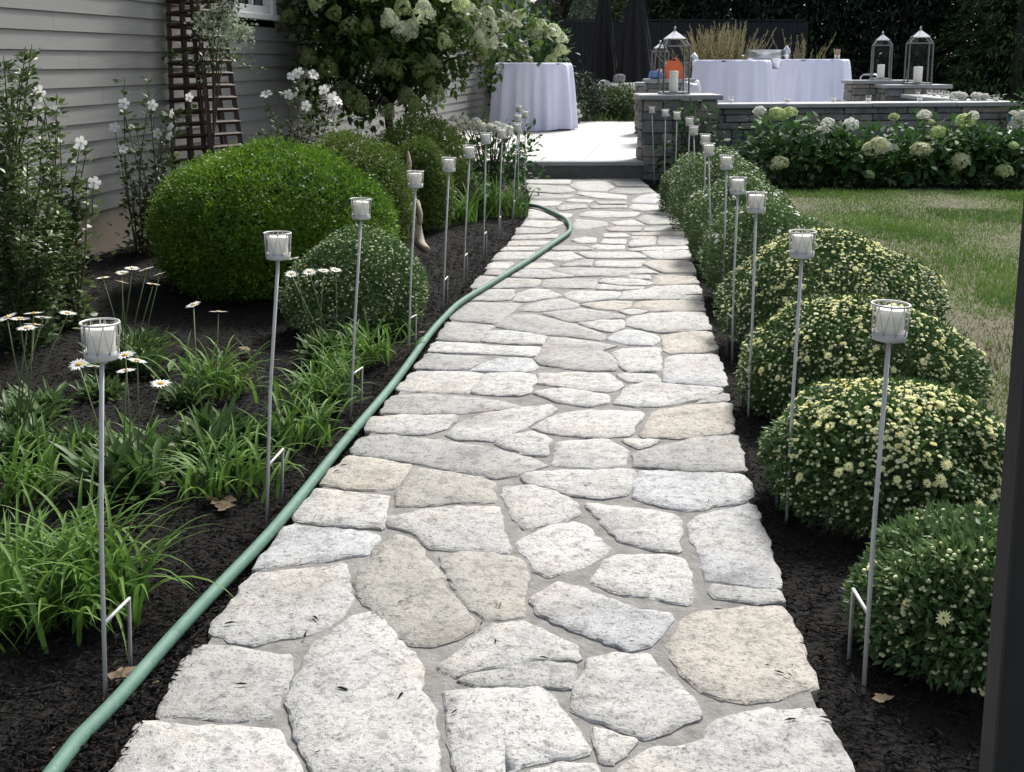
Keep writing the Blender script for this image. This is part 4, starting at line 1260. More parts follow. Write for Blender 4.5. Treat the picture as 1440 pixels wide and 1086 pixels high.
# upright shrubs with white flowers along the house
HP = []
for i in range(5):
    a = 2 * math.pi * i / 5
    def pt(r_, o_, z_): return [math.cos(a) * r_ - math.sin(a) * o_, math.sin(a) * r_ + math.cos(a) * o_, z_]
    HP.append((np.array([pt(.05, 0, 0), pt(.45, .30, .28), pt(.85, .38, .30), pt(1.0, .1, .22), pt(.95, -.15, .24), pt(.8, -.38, .32), pt(.45, -.30, .28), pt(.5, 0, .2)]),
               np.array([[0, 7, 1], [1, 7, 2], [2, 7, 3], [3, 7, 4], [4, 7, 5], [5, 7, 6], [6, 7, 0]])))
HIBV, HIBF = join_t(*HP)
HIBM = arr_mesh('hibiscus_flower', HIBV, HIBF, RNG.random(len(HIBV)))
STAM = MB().tube([(0, 0, .02), (0, 0, .45)], [.05, .07], 6).mesh('stamen')
def wand_shrub(name, label, base, stems, leaf, mat, tpl, flowers, seed, Y, per=46, fl=.042, lw=1.0, catg='shrub'):
    """stems given as tips on the photograph; leaves set along each stem"""
    rr = random.Random(seed)
    e = tag(empty(name, (base[0], base[1], -.02)), label, catg)
    B = Vector((base[0], base[1], -.02))
    sm = MB()
    P, X = [], []
    for (u, v, dy) in stems:
        T = D(u, v, base[1] + dy) - B
        x0 = Vector((rr.uniform(-.10, .10), rr.uniform(-.08, .08), 0))
        mid = x0 * .6 + T * .45 + Vector((rr.uniform(-.04, .04), rr.uniform(-.04, .04), T.z * .06))
        mid.z = T.z * .5
        pts = catmull([x0, mid, T], 8)
        sm.tube(pts, [.007 * (1 - .75 * k / (len(pts) - 1)) for k in range(len(pts))], 5)
        for _ in range(per):
            t = rr.random() ** .8
            q = pts[min(int(t * (len(pts) - 1)), len(pts) - 2)]
            a = rr.uniform(0, 6.28)
            off = abs(rr.gauss(0, .05)) * (1.35 - t)
            P.append((q.x + off * math.cos(a), q.y + off * math.sin(a), q.z + rr.uniform(-.02, .02)))
            X.append((math.cos(a), math.sin(a), rr.uniform(-.1, 1.1)))
    sm.build('stem', M['stem_brown'], e)
    P, X = np.array(P), np.array(X)
    V, F, A = scatter(tpl, P, X, np.tile([0, 0, 1.0], (len(P), 1)) + RNG.normal(0, .35, P.shape), RNG.uniform(.6, 1.15, len(P)) * leaf, RNG.uniform(.8, 1.2, len(P)) * leaf * lw)
    V[:, 2] = np.maximum(V[:, 2], .01)
    tag(add('foliage', arr_mesh(name + '_foliage', V, F, A), M[mat], e), kind='stuff')
    for (u, v) in flowers:
        Hh = D(u, v, base[1] + rr.uniform(-.12, .02)) - B
        f = add('flower', HIBM, M['petal_white'], e, Hh)
        dv = Vector((rr.uniform(-.6, .7), rr.uniform(-1, -.3), rr.uniform(-.1, .7))).normalized()
        f.rotation_euler = dv.to_track_quat('Z', 'Y').to_euler()
        s = fl * rr.uniform(.85, 1.15); f.scale = (s, s, s)
        add('stamen', STAM, M['disc'], f)
        MB().tube([Hh - dv * .0, Hh - dv * .03 - Vector((0, 0, .05)), Vector((Hh.x * .9, Hh.y * .9, Hh.z - .16))], .0025, 5).build('flower_stalk', M['stem'], e)
    return e
b1 = (D(12, 330, 4.9).x, 4.9)
wand_shrub('leafy_shrub', 'dense upright shrub with narrow dark leaves against the house corner', b1,
           [(45, 62, .1), (36, 65, .0), (5, 78, .1), (30, 95, -.1), (18, 120, .1), (50, 130, .0), (-10, 110, .2), (60, 170, .1), (10, 160, -.2), (40, 200, -.2), (-15, 190, -.1), (75, 230, .0), (25, 240, -.3), (55, 270, -.2), (85, 300, .0), (0, 280, -.3), (70, 330, -.2), (-20, 320, -.2), (30, 330, -.35), (-35, 130, .1), (-40, 230, 0), (95, 350, .05)],
           .042, 'privet', LONGLEAF, [], 41, 4.9, per=300, lw=1.2)
b2 = (D(85, 330, 5.35).x, 5.35)
wand_shrub('hibiscus', 'upright hibiscus with open white flowers beside the narrow leaved shrub', b2,
           [(80, 130, 0), (62, 150, -.1), (84, 180, .1), (112, 205, 0), (100, 250, .0), (122, 250, .1), (60, 230, -.1), (95, 300, -.1), (70, 290, -.15), (115, 290, 0), (50, 200, 0)],
           .045, 'hib_leaf', BROAD, [(57, 132), (54, 158), (76, 160), (115, 201), (132, 257)], 42, 5.35, per=110, fl=.036)
b3 = (D(208, 330, 7.4).x, 7.4)
wand_shrub('hibiscus', 'sparse hibiscus with half open white flowers between trellis and narrow leaved shrub', b3,
           [(175, 108, 0), (206, 104, 0), (212, 125, 0), (238, 155, 0), (172, 150, 0), (190, 175, .1), (245, 215, 0), (168, 215, 0), (225, 190, -.1), (182, 240, -.1), (230, 250, .1), (205, 280, -.1), (250, 240, .05), (195, 300, -.1), (270, 140, .15)],
           .046, 'hib_leaf', BROAD, [(174, 146), (215, 148), (222, 188), (243, 160), (241, 178), (172, 210), (267, 137), (161, 180), (240, 192)], 43, 7.4, per=75, fl=.034)
b4 = (D(412, 190, 8.9).x, 8.9)
wand_shrub('hibiscus', 'hibiscus with wide white flowers under the tall hydrangea', b4,
           [(375, 135, 0), (398, 125, 0), (420, 105, 0), (440, 110, .1), (455, 130, 0), (385, 165, -.1), (430, 160, -.1), (410, 170, -.1), (370, 180, 0), (450, 170, 0), (465, 150, 0), (478, 165, 0), (400, 190, 0), (440, 195, -.1)],
           .045, 'hib_leaf', BROAD, [(375, 134), (405, 133), (416, 135), (431, 149), (440, 106), (420, 104), (411, 108), (470, 139), (456, 127), (474, 143)], 44, 8.9, per=85, fl=.05)

# flower heads of hydrangeas
def head_mesh(seed, cone=.25, n=150):
    r = np.random.default_rng(seed)
    d = unit(r.normal(size=(n, 3)))
    d[:, 2] = np.where(d[:, 2] < -.55, -d[:, 2], d[:, 2])
    p = d * np.array([1, 1, 1]) * (1 + .06 * r.normal(size=(n, 1)))
    p[:, 0:2] *= (1 - cone * np.clip(p[:, 2:3], -1, 1))
    p[:, 2] *= (.8 + cone)
    fv, ff = petal_ring(4, 1.0, 0.0, .18, .42, rr0=.05)
    up = unit(d + r.normal(0, .25, d.shape))
    s = r.uniform(.20, .30, n)
    V, F, A = scatter((fv, ff), p, np.cross(up, unit(r.normal(size=(n, 3)))), up, s, s, r.random(n))
    m_ = arr_mesh('flower_panicle', V, F, A)
    m_.materials.append(M['floret'])
    return m_
PAN = [head_mesh(s, .30, 150) for s in (1, 2, 3)]
DOME = [head_mesh(s, .05, 170) for s in (4, 5, 6)]

# tree hydrangea against the house
def tree_hydrangea():
    Yc = 11.0
    c = Vector((D(545, 80, Yc).x, Yc, 0))
    e = tag(empty('hydrangea_tree', (c.x, c.y, -.03)), 'tall tree form hydrangea with lime white flower panicles beside the house wall', 'tree')
    m_ = MB()
    m_.tube([(0, 0, -.1), (.02, .02, .5), (-.02, 0, .95)], [.05, .042, .036], 8)
    tips = []
    rr = random.Random(5)
    for i in range(26):
        a = rr.uniform(0, 6.28); q = rr.uniform(.3, 1.0)
        t = Vector((q * math.cos(a), q * math.sin(a), rr.uniform(.8, 2.5)))
        m_.tube([(0, 0, .85 + .1 * rr.random()), t * .5 + Vector((0, 0, .55)), t], [.020, .012, .005], 5)
        tips.append(t)
    m_.build('trunk', M['bark'], e)
    # crown: leaf tufts round many twig ends, uneven outline, gaps between
    n = 1150
    L = lumpy(77, 8, .16, 2.4)
    p, d = blob_points(n, (1.14, .95, 1.12), L, .7, 1.1, -9, 0)
    p = p + np.array([0, 0, 1.78])
    wx = p + np.array([c.x, c.y, 0])
    # keep clear of the wall
    k = (wx[:, 0] - H0.x) * HN.x + (wx[:, 1] - H0.y) * HN.y
    p = p[k > .08]; d = d[k > .08]
    keep = RNG.random(len(p)) < np.where(p[:, 2] < .85, .5, 1.0)
    p, d = p[keep], d[keep]
    PP = np.repeat(p, 13, 0) + np.clip(RNG.normal(0, .07, (len(p) * 13, 3)), -.12, .12)
    XX = unit(np.repeat(d, 13, 0) * .5 + RNG.normal(0, .8, PP.shape) + np.array([0, 0, -.15]))
    V, F, A = scatter(BROAD, PP, XX, np.tile([0, 0, 1.0], (len(PP), 1)) + RNG.normal(0, .3, PP.shape), RNG.uniform(.06, .115, len(PP)), RNG.uniform(.05, .09, len(PP)))
    tag(add('crown', arr_mesh('hydrangea_crown', V, F, A), M['hyd_leaf'], e), kind='stuff')
    lime, lw_, shaded_olive = (.60, .70, .34), (.82, .86, .62), (.25, .31, .10)  # olive and dull green tones: shade put into the colour of unlit panicles
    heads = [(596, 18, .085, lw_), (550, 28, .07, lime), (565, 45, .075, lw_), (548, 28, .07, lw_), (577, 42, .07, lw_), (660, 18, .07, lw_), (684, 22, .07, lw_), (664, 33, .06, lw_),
             (672, 55, .06, lw_), (682, 42, .085, lw_), (688, 58, .075, lw_), (492, 38, .075, shaded_olive), (517, 38, .055, shaded_olive), (445, 3, .07, lime), (405, 25, .06, shaded_olive), (462, 98, .08, shaded_olive),
             (434, 82, .075, shaded_olive), (536, 95, .075, (.22, .28, .11)), (555, 98, .07, shaded_olive), (535, 75, .06, shaded_olive), (480, 130, .08, (.2, .26, .11)), (497, 138, .08, shaded_olive), (572, 138, .075, (.22, .26, .1)),
             (585, 148, .07, shaded_olive), (608, 90, .07, (.24, .3, .12)), (590, 100, .06, shaded_olive), (614, 135, .07, shaded_olive), (605, 118, .05, shaded_olive), (676, 78, .07, (.36, .36, .16)), (545, 158, .06, shaded_olive),
             (648, 5, .07, lime), (628, -12, .08, lw_), (520, -8, .08, lime), (690, 38, .06, lw_), (566, 12, .07, lime), (508, 150, .07, shaded_olive), (625, 60, .06, lime), (470, 20, .06, shaded_olive)]
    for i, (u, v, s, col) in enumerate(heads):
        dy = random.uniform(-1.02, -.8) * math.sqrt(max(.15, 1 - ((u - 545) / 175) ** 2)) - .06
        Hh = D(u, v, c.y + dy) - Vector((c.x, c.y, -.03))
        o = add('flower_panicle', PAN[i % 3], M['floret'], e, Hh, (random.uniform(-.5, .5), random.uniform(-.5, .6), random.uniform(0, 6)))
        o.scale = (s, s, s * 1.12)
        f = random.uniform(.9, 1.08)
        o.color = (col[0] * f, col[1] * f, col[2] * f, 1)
tree_hydrangea()

def leafy_blob(name, label, catg, c, rad, h, nt, per, leaf, mat, seed, tpl=BROAD, heads=(), hm=None, hcol=None, z0=0.0, stems=8, amp=.16, hY=None, leafw=.8, low=.05, fuzz=1.2):
    e = tag(empty(name, (c[0], c[1], z0)), label, catg)
    L = lumpy(seed, 7, amp, 2.6)
    cz = h * .52
    p, d = blob_points(nt, (rad[0], rad[1], h - cz), L, .6, 1.4, low, cz)
    PP = np.repeat(p, per, 0) + np.clip(RNG.normal(0, leaf * fuzz * .8, (len(p) * per, 3)), -leaf * 1.5, leaf * 1.5)
    XX = unit(np.repeat(d, per, 0) * .7 + RNG.normal(0, .7, PP.shape))
    rn = np.clip(np.repeat(RNG.random(len(p)), per) * .5 + .5 * RNG.random(len(PP)), 0, 1)
    V, F, A = scatter(tpl, PP, XX, np.tile([0, 0, 1.0], (len(PP), 1)) + RNG.normal(0, .35, PP.shape), RNG.uniform(.6, 1.15, len(PP)) * leaf, RNG.uniform(.7, 1.1, len(PP)) * leaf * leafw, rn)
    V[:, 2] = np.maximum(V[:, 2], .01)
    tag(add('foliage', arr_mesh(name + '_foliage', V, F, A), M[mat], e), kind='stuff')
    shrub_stems(stems, rad[0], h * .85, .010, seed).build('stem', M['stem_brown'], e)
    for i, hd in enumerate(heads):
        u, v, s, col = hd[:4]
        yy = hd[4] if len(hd) > 4 else (hY if hY is not None else c[1] - rad[1] * .7)
        Hh = D(u, v, yy + random.uniform(-.06, .06)) - Vector((c[0], c[1], z0))
        o = add('flower_head', hm[i % 3], M['floret'], e, Hh, (random.uniform(-.5, .3), random.uniform(-.4, .4), random.uniform(0, 6)))
        o.scale = (s, s, s * random.uniform(.8, 1.0))
        o.color = col + (1,)
        MB().tube([Hh * 1.0, Vector((Hh.x * .8, Hh.y * .7, Hh.z - s * 2.2)), Vector((Hh.x * .35, Hh.y * .35, Hh.z * .35))], [.004, .005, .007], 5).build('flower_stalk', M['stem'], e)
    return e
CW, CG, CY = (.80, .81, .72), (.50, .62, .26), (.72, .74, .46)
ANNA = [(1100, .34, .74, [(1110, 160, .075, CG), (1094, 161, .085, CG), (1068, 157, .06, CW), (1096, 231, .085, CY)], 'white hydrangea bush with two lime heads close to the stone pier'),
        (1170, .36, .66, [(1164, 173, .06, CW), (1157, 184, .062, CW), (1196, 176, .075, CW)], 'white hydrangea bush below the first two votives on the wall'),
        (1240, .38, .58, [(1225, 210, .085, CY), (1236, 203, .08, CY), (1246, 208, .07, CW), (1257, 165, .05, CG), (1222, 246, .055, CG)], 'white hydrangea bush with a tight trio of cream heads'),
        (1312, .36, .68, [(1300, 162, .062, CW), (1318, 187, .075, CG), (1295, 211, .10, CY), (1310, 172, .03, CG)], 'white hydrangea bush with the single largest cream head'),
        (1372, .36, .68, [(1357, 171, .085, CG), (1369, 163, .052, CW), (1351, 227, .09, CY)], 'white hydrangea bush with a lime head against the end of the wall'),
        (1430, .36, .60, [(1412, 242, .085, CG), (1425, 205, .05, CG)], 'white hydrangea bush at the far corner of the garden wall')]
for i, (u, r, h, heads, lab) in enumerate(ANNA):
    Y = 12.0
    leafy_blob('hydrangea_bush', lab, 'hydrangea', (D(u, 200, Y).x, Y), (r, .34), h * .84, 85, 9, .115, 'anna_leaf', 300 + i, heads=heads, hm=DOME, z0=-.03, stems=10, amp=.2, hY=Y - .38)
leafy_blob('white_flower_bush', 'bush covered in small white flowers past the end of the wall', 'shrub', (D(1447, 190, 13.2).x, 13.2), (.35, .35), .95, 60, 9, .08, 'anna_leaf', 320,
           heads=[(1426 + 9 * (i % 3) + 3 * (i % 2), 160 + 7 * (i // 3), .045, CW) for i in range(15)], hm=DOME, hY=12.9, z0=-.03)
# lime hydrangeas by the wing
limes = [(.62, .68, .38), (.70, .74, .50), (.54, .62, .30)]
def lime_heads(box, n, seed, s=.12):
    rr = random.Random(seed)
    return [(rr.uniform(box[0], box[2]), rr.uniform(box[1], box[3]), s * rr.uniform(.75, 1.1), limes[rr.randrange(3)]) for _ in range(n)]
leafy_blob('hydrangea_bush', 'lime green hydrangea bush below the wing window behind the draped table', 'hydrangea', (D(715, 90, 20.3).x, 20.3), (.62, .5), 2.05, 130, 9, .13, 'anna_leaf', 331,
           heads=lime_heads((682, 20, 738, 45), 9, 1) + lime_heads((678, 55, 745, 85), 6, 2, .10), hm=PAN, z0=PZ - .02, hY=19.85, amp=.12)
leafy_blob('hydrangea_bush', 'lime green hydrangea bush at the corner of the wing', 'hydrangea', (D(765, 90, 20.6).x, 20.6), (.42, .42), 1.95, 110, 9, .12, 'anna_leaf', 332,
           heads=[(760, 38, .12, limes[0]), (752, 48, .12, limes[1]), (778, 45, .13, limes[1]), (790, 55, .10, limes[1]), (789, 72, .11, limes[0]), (752, 70, .09, limes[1]), (745, 42, .1, limes[2]), (775, 85, .10, limes[2])], hm=PAN, z0=PZ - .02, hY=20.2, amp=.12)
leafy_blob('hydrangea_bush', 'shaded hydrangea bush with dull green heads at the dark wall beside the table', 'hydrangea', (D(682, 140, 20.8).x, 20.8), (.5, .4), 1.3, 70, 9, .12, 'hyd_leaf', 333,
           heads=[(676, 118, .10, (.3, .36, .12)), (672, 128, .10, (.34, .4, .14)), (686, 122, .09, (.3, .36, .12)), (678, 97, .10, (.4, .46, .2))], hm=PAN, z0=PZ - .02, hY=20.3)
# white roses by the step
roseh = [(642 + 9.5 * i + random.uniform(-3, 3), 168 + 2.4 * i + random.uniform(-5, 5), .042, CW) for i in range(9)] + [(676, 178, .045, CW), (694, 182, .045, CW), (716, 188, .035, CW), (652, 180, .035, CW), (700, 175, .035, CW), (710, 180, .04, CW)]
leafy_blob('white_flower_bush', 'leafy bush with clustered white blossoms beside the step', 'shrub', (D(690, 220, 10.9).x, 10.9), (.46, .4), .74, 110, 9, .075, 'anna_leaf', 341, heads=roseh, hm=DOME, hY=10.6, z0=-.03)
leafy_blob('leafy_shrub', 'low dark broad leaved plant between boxwoods and step', 'shrub', (D(650, 260, 9.6).x, 9.6), (.32, .3), .42, 60, 8, .06, 'anna_leaf', 342, z0=-.03)
# branches in front of the pier
leafy_blob('leafy_shrub', 'green leafy shrub climbing in front of the stone pier', 'shrub', (D(975, 200, 12.2).x, 12.2), (.34, .2), .92, 60, 8, .075, 'anna_leaf', 343, tpl=BROAD, z0=-.03, amp=.3)
# shrubs behind the patio
BS = [(820, 165, 21.6, .36, .95, 'conifer', 'dark cone shaped evergreen beside the draped table'), (862, 150, 22.4, .5, .8, 'deciduous', 'rounded green shrub in front of the closed umbrellas'),
      (800, 150, 22.8, .4, .8, 'deciduous', 'green shrub half hidden behind the draped table'), (885, 160, 21.8, .45, .7, 'deciduous', 'green shrub at the foot of the lounger')]
for i, (u, v, Y, r, h, mt, lab) in enumerate(BS):
    leafy_blob('garden_shrub', lab, 'shrub', (D(u, v, Y).x, Y), (r, r), h, 330, 9, .085 if mt == 'deciduous' else .08, mt, 350 + i, tpl=LEAF, z0=0.0, amp=.14, fuzz=1.6)
for i, u in enumerate((815, 838, 858, 880, 896)):
    p = D(u, 165, 21.15)
    strap_clump('border_grass', 'short green grass clump edging the back of the patio', 'grass', (p.x, 21.3), 70, .42, .022, 'lily', .8, 360 + i, 'grass clumps edging the patio')
fl = leafy_blob('white_flower_bush', 'small plant with white trumpet flowers at the hem of the draped table', 'plant', (D(812, 165, 20.6).x, 20.6), (.2, .2), .42, 25, 8, .06, 'anna_leaf', 366,
                heads=[(808, 148, .05, CW), (812, 157, .05, CW), (815, 164, .045, CW)], hm=DOME, z0=PZ, hY=20.4)
# ------------------------------------------------------------------ trellis obelisk with clematis
def obelisk():
    Y = 8.35
    base = D(303, 330, Y)
    e = tag(empty('trellis', (base.x, Y, -.03), R(-24)), 'dark brown lattice obelisk standing against the house boards', 'trellis')
    e.rotation_euler = (R(-1), R(-4.0), R(-24))
    Hh, wb, wt = 2.35, .40, .20
    def half(z): return (wb + (wt - wb) * z / Hh) / 2
    for sx in (-1, 1):
        for sy in (-1, 1):
            MB().tube([(sx * half(0), sy * half(0), 0), (sx * half(Hh), sy * half(Hh), Hh)], [.024, .021], 4, smooth=False).build('post', M['trellis'], e)
    for f in range(4):
        ca, sa = math.cos(f * math.pi / 2), math.sin(f * math.pi / 2)
        def rt(x, y, z): return Vector((ca * x - sa * y, sa * x + ca * y, z))
        for q in (-.5, 0, .5):
            m_ = MB()
            a, b = rt(q * 2 * half(0) * .98, -half(0), .02), rt(q * 2 * half(Hh) * .98, -half(Hh), Hh - .02)
            m_.tube([a, b], .0165, 4, smooth=False)
            m_.build('slat', M['trellis'], e)
        z = .14
        while z < Hh:
            hf = half(z)
            m_ = MB()
            m_.tube([rt(-hf - .006, -hf - .012, z), rt(hf + .006, -hf - .012, z)], .0155, 4, smooth=False)
            m_.build('slat', M['trellis'], e)
            z += .088
    MB().lathe([(.16, Hh - .01), (.15, Hh + .02), (.03, Hh + .16), (.028, Hh + .19), (.045, Hh + .22), (.03, Hh + .26), (0, Hh + .27)], 12).build('finial', M['trellis'], e)
    # clematis
    v = tag(empty('clematis', (base.x, Y - .25, -.03)), 'climbing clematis with pale flower froth draped over the lattice obelisk', 'vine')
    B = Vector((base.x, Y - .25, -.03))
    sm = MB()
    sprays = [((300, 250), (285, 120), (312, 12), 0), ((300, 250), (290, 100), (345, 40), 1), ((300, 250), (300, 90), (280, 20), 1), ((290, 200), (270, 90), (226, 80), 0), ((300, 200), (310, 85), (370, 102), 0), ((300, 200), (315, 40), (342, 50), 1),
              ((300, 200), (300, 30), (318, 36), 1), ((300, 200), (310, 20), (335, 12), 0), ((300, 200), (300, 10), (300, -20), 0), ((300, 200), (320, 15), (328, -8), 0)]
    LP, LX, FP = [], [], []
    for (a, b, c, fl) in sprays:
        pts = catmull([D(*a, Y - .18) - B, D(*b, Y - .24) - B, D(*c, Y - .34) - B], 10)
        sm.tube(pts, [.005 - .0035 * k / (len(pts) - 1) for k in range(len(pts))], 5)
        for k in range(100):
            t = .5 + .5 * random.random()
            q = pts[min(int(t * (len(pts) - 1)), len(pts) - 2)]
            LP.append((q.x + random.gauss(0, .03), q.y + random.gauss(0, .03), q.z + random.gauss(0, .025)))
            LX.append((random.gauss(0, 1), random.gauss(-.3, .8), random.gauss(.1, .6)))
        if fl:
            for k in range(190):
                t = .72 + .28 * random.random()
                q = pts[min(int(t * (len(pts) - 1)), len(pts) - 2)]
                FP.append((q.x + random.gauss(0, .055), q.y + random.gauss(-.02, .05), q.z + random.gauss(0, .045)))
    sm.build('stem', M['stem_brown'], v)
    V, F, A = scatter(LEAF, LP, LX, np.tile([0, 0, 1.0], (len(LP), 1)), RNG.uniform(.022, .045, len(LP)), None)
    tag(add('foliage', arr_mesh('clematis_foliage', V, F, A), M['hib_leaf'], v), kind='stuff')
    fv = petal_ring(4, 1.0, 0, .1, .3, rr0=.1)
    n = len(FP)
    up = unit(rdir(n) + np.array([0, -.5, .6]))
    V, F, A = scatter(fv, FP, np.cross(up, rdir(n)), up, RNG.uniform(.009, .015, n))
    tag(add('flower', arr_mesh('clematis_flower', V, F, A), M['clematis'], v), kind='stuff')
obelisk()

# ------------------------------------------------------------------ hare statue: one skinned body
def hare():
    p = G(590, 352)
    e = tag(empty('hare_statue', (p.x - .095, p.y + .10, -.03), R(25)), 'sandy cast stone hare sitting upright beside the boxwood mound', 'statue')
    S = 1.0
    V = [(0, .03, .16, .085), (0, .01, .26, .085), (0, -.01, .36, .068), (0, -.02, .43, .045), (0, -.05, .50, .050), (0, -.11, .485, .028),
         (-.022, -.01, .55, .014), (-.05, .03, .63, .022), (-.075, .07, .71, .008), (.022, -.01, .55, .014), (.04, .035, .64, .022), (.05, .08, .72, .008),
         (-.06, -.03, .36, .03), (-.075, -.09, .28, .024), (-.06, -.11, .20, .02), (.06, -.03, .36, .03), (.075, -.09, .28, .024), (.06, -.11, .20, .02),
         (-.085, .02, .12, .062), (-.085, -.05, .06, .042), (-.085, -.14, .045, .034), (-.085, -.21, .04, .026), (.085, .02, .12, .062), (.085, -.05, .06, .042), (.085, -.14, .045, .034), (.085, -.21, .04, .026), (0, .13, .10, .035)]
    E = [(0, 1), (1, 2), (2, 3), (3, 4), (4, 5), (4, 6), (6, 7), (7, 8), (4, 9), (9, 10), (10, 11), (2, 12), (12, 13), (13, 14), (2, 15), (15, 16), (16, 17), (0, 18), (18, 19), (19, 20), (20, 21), (0, 22), (22, 23), (23, 24), (24, 25), (0, 26)]
    me = bpy.data.meshes.new('hare_body')
    me.from_pydata([v[:3] for v in V], E, [])
    o = add('body', me, M['hare'], e)
    sk = o.modifiers.new('skin', 'SKIN')
    sk.use_smooth_shade = True
    for i, v in enumerate(V):
        s = me.skin_vertices[0].data[i]
        s.radius = (v[3], v[3])
        s.use_root = (i == 0)
    e.scale = (.93, .93, .95)
    sb = o.modifiers.new('sub', 'SUBSURF'); sb.levels = 2; sb.render_levels = 2
hare()

# ------------------------------------------------------------------ cocktail tables with floor length cloths
def cloth_table(u, Y, dia, topz, tlab, clab, seed):
    x = D(u, 100, Y).x
    t = tag(empty('cocktail_table', (x, Y, PZ + .001)), tlab, 'table')
    h = topz - PZ - .005
    r = dia / 2
    MB().lathe([(0, h - .03), (r - .01, h - .03), (r, h - .025), (r, h - .006), (r - .006, h), (0, h)], 48).build('table_top', M['bark'], t)
    MB().lathe([(.035, .03), (.035, h - .03)], 14).build('column', M['black_wood'], t)
    MB().lathe([(0, 0), (r * .72, 0), (r * .72, .015), (.06, .035), (0, .036)], 32).build('base', M['black_wood'], t)
    c = tag(empty('tablecloth', (x, Y, PZ + .001)), clab, 'tablecloth')
    rr = np.random.default_rng(seed)
    na, nz = 260, 26
    th = np.linspace(0, 2 * math.pi, na, endpoint=False)
    fold = sum(a * np.cos(k * th + p) for k, a, p in zip((5, 8, 11, 14, 17, 22, 27), rr.uniform(.35, 1, 7) * np.array([.6, 1, 1, 1, .9, .6, .4]), rr.random(7) * 6.28))
    fold = fold / np.abs(fold).max()
    fold = np.sign(fold) * np.abs(fold) ** .8
    V = [[0, 0, h + .004]]
    for q in (.35, .7, .95, 1.0):
        for a in th: V.append([r * q * math.cos(a), r * q * math.sin(a), h + .004 - (.004 if q == 1 else 0)])
    for j in range(1, nz + 1):
        s = j / nz
        rad = (r + .006) * (1 + .10 * s ** .8) + .080 * s ** .5 * fold * (dia / 1.15)
        zz = (h - .002) * (1 - s) + .006 + (.02 * np.maximum(0, np.sin(th * 2 + seed)) * (s > .97))
        for k, a in enumerate(th): V.append([rad[k] * math.cos(a), rad[k] * math.sin(a), zz[k] if hasattr(zz, '__len__') else zz])
    F = []
    rows = 4 + nz
    for k in range(na): F.append([0, 1 + k, 1 + (k + 1) % na, 0])
    me_f = []
    for k in range(na): me_f.append((0, 1 + k, 1 + (k + 1) % na))
    for j in range(rows - 1):
        for k in range(na):
            k2 = (k + 1) % na
            a = 1 + j * na
            me_f.append((a + k, a + na + k, a + na + k2, a + k2))
    m_ = bpy.data.meshes.new('cloth')
    m_.from_pydata(V, [], me_f)
    m_.polygons.foreach_set('use_smooth', [True] * len(me_f))
    m_.update()
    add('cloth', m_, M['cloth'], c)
    return t
cloth_table(750, 18.75, 1.22, D(750, 88.5, 18.75).z, 'round cocktail table hidden under its cloth by the step', 'pale white cloth draped to the floor over the table standing alone on the open patio', 3)
cloth_table(1029, 17.6, 1.14, D(1029, 84.5, 17.6).z, 'round cocktail table under its cloth near the steel lantern pier', 'pale white cloth on the table next to the orange bag and the tub', 5)
cloth_table(1145, 19.6, 1.12, D(1145, 83.5, 19.6).z, 'round cocktail table under its cloth with reed sticks on top', 'pale white cloth on the table carrying a bundle of brown sticks', 8)

# bar table with tub
bx_, bY = D(1085, 100, 22.6).x, 22.6
bt = tag(empty('bar_table', (bx_, bY, PZ + .001)), 'long bar table under a white cloth behind the two right hand cocktail tables', 'table')
bh = D(1085, 97, bY).z - PZ
m_ = MB(); m_.cbox((0, 0, bh - .02), (1.7, .75, .04), .006); m_.build('table_top', M['bark'], bt)
for sx in (-.78, .78):
    for sy in (-.3, .3): MB().box((sx, sy, (bh - .04) / 2), (.05, .05, bh - .042)).build('leg', M['black_wood'], bt)
bc = tag(empty('tablecloth', (bx_, bY, PZ + .001)), 'white cloth hanging over the long bar table below the steel tub', 'tablecloth')
m_ = MB()
P = []
for i in range(140):
    t = i / 140 * 4.9
    if t < 1.7: x_, y_, nx, ny = -.85 + t, -.375, 0, -1
    elif t < 2.45: x_, y_, nx, ny = .85, -.375 + (t - 1.7), 1, 0
    elif t < 4.15: x_, y_, nx, ny = .85 - (t - 2.45), .375, 0, 1
    else: x_, y_, nx, ny = -.85, .375 - (t - 4.15), -1, 0
    f_ = .5 + .5 * math.sin(t * 17) * math.sin(t * 5.3)
    P.append((x_, y_, nx, ny, f_))
for (q, z_) in ((0.0, bh + .004), (.006, bh - .002), (.012, bh - .08), (.05, bh * .5), (.07, .01)):
    for (x_, y_, nx, ny, f_) in P: m_.v.append(Vector((x_ + nx * q * (f_ if q > .012 else 1) + nx * .004, y_ + ny * q * (f_ if q > .012 else 1) + ny * .004, z_)))
for j in range(4):
    for i in range(140):
        i2 = (i + 1) % 140
        m_.face((j * 140 + i, (j + 1) * 140 + i, (j + 1) * 140 + i2, j * 140 + i2), True)
m_.face(list(range(140)))
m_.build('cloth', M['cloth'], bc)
tb = tag(empty('steel_tub', (D(1074, 85, bY).x, bY, PZ + bh + .006)), 'round galvanised drinks tub on the bar table', 'tub')
th_ = D(1074, 70, bY).z - (PZ + bh + .006); tr_ = .36
MB().lathe([(0, 0), (tr_ * .82, 0), (tr_ * .84, .01), (tr_ * .93, th_ * .55), (tr_ * .955, th_ * .57), (tr_ * .93, th_ * .6), (tr_, th_ * .97), (tr_ * 1.03, th_), (tr_ * .99, th_), (tr_ * .9, th_ * .5), (tr_ * .8, .02), (0, .02)], 40).build('tub_wall', M['zinc'], tb)
for s in (-1, 1):
    MB().tube([(s * tr_ * .97, -.08, th_ * .72), (s * (tr_ + .06), -.07, th_ * .66), (s * (tr_ + .06), .07, th_ * .66), (s * tr_ * .97, .08, th_ * .72)], .009, 6).build('handle', M['zinc'], tb)

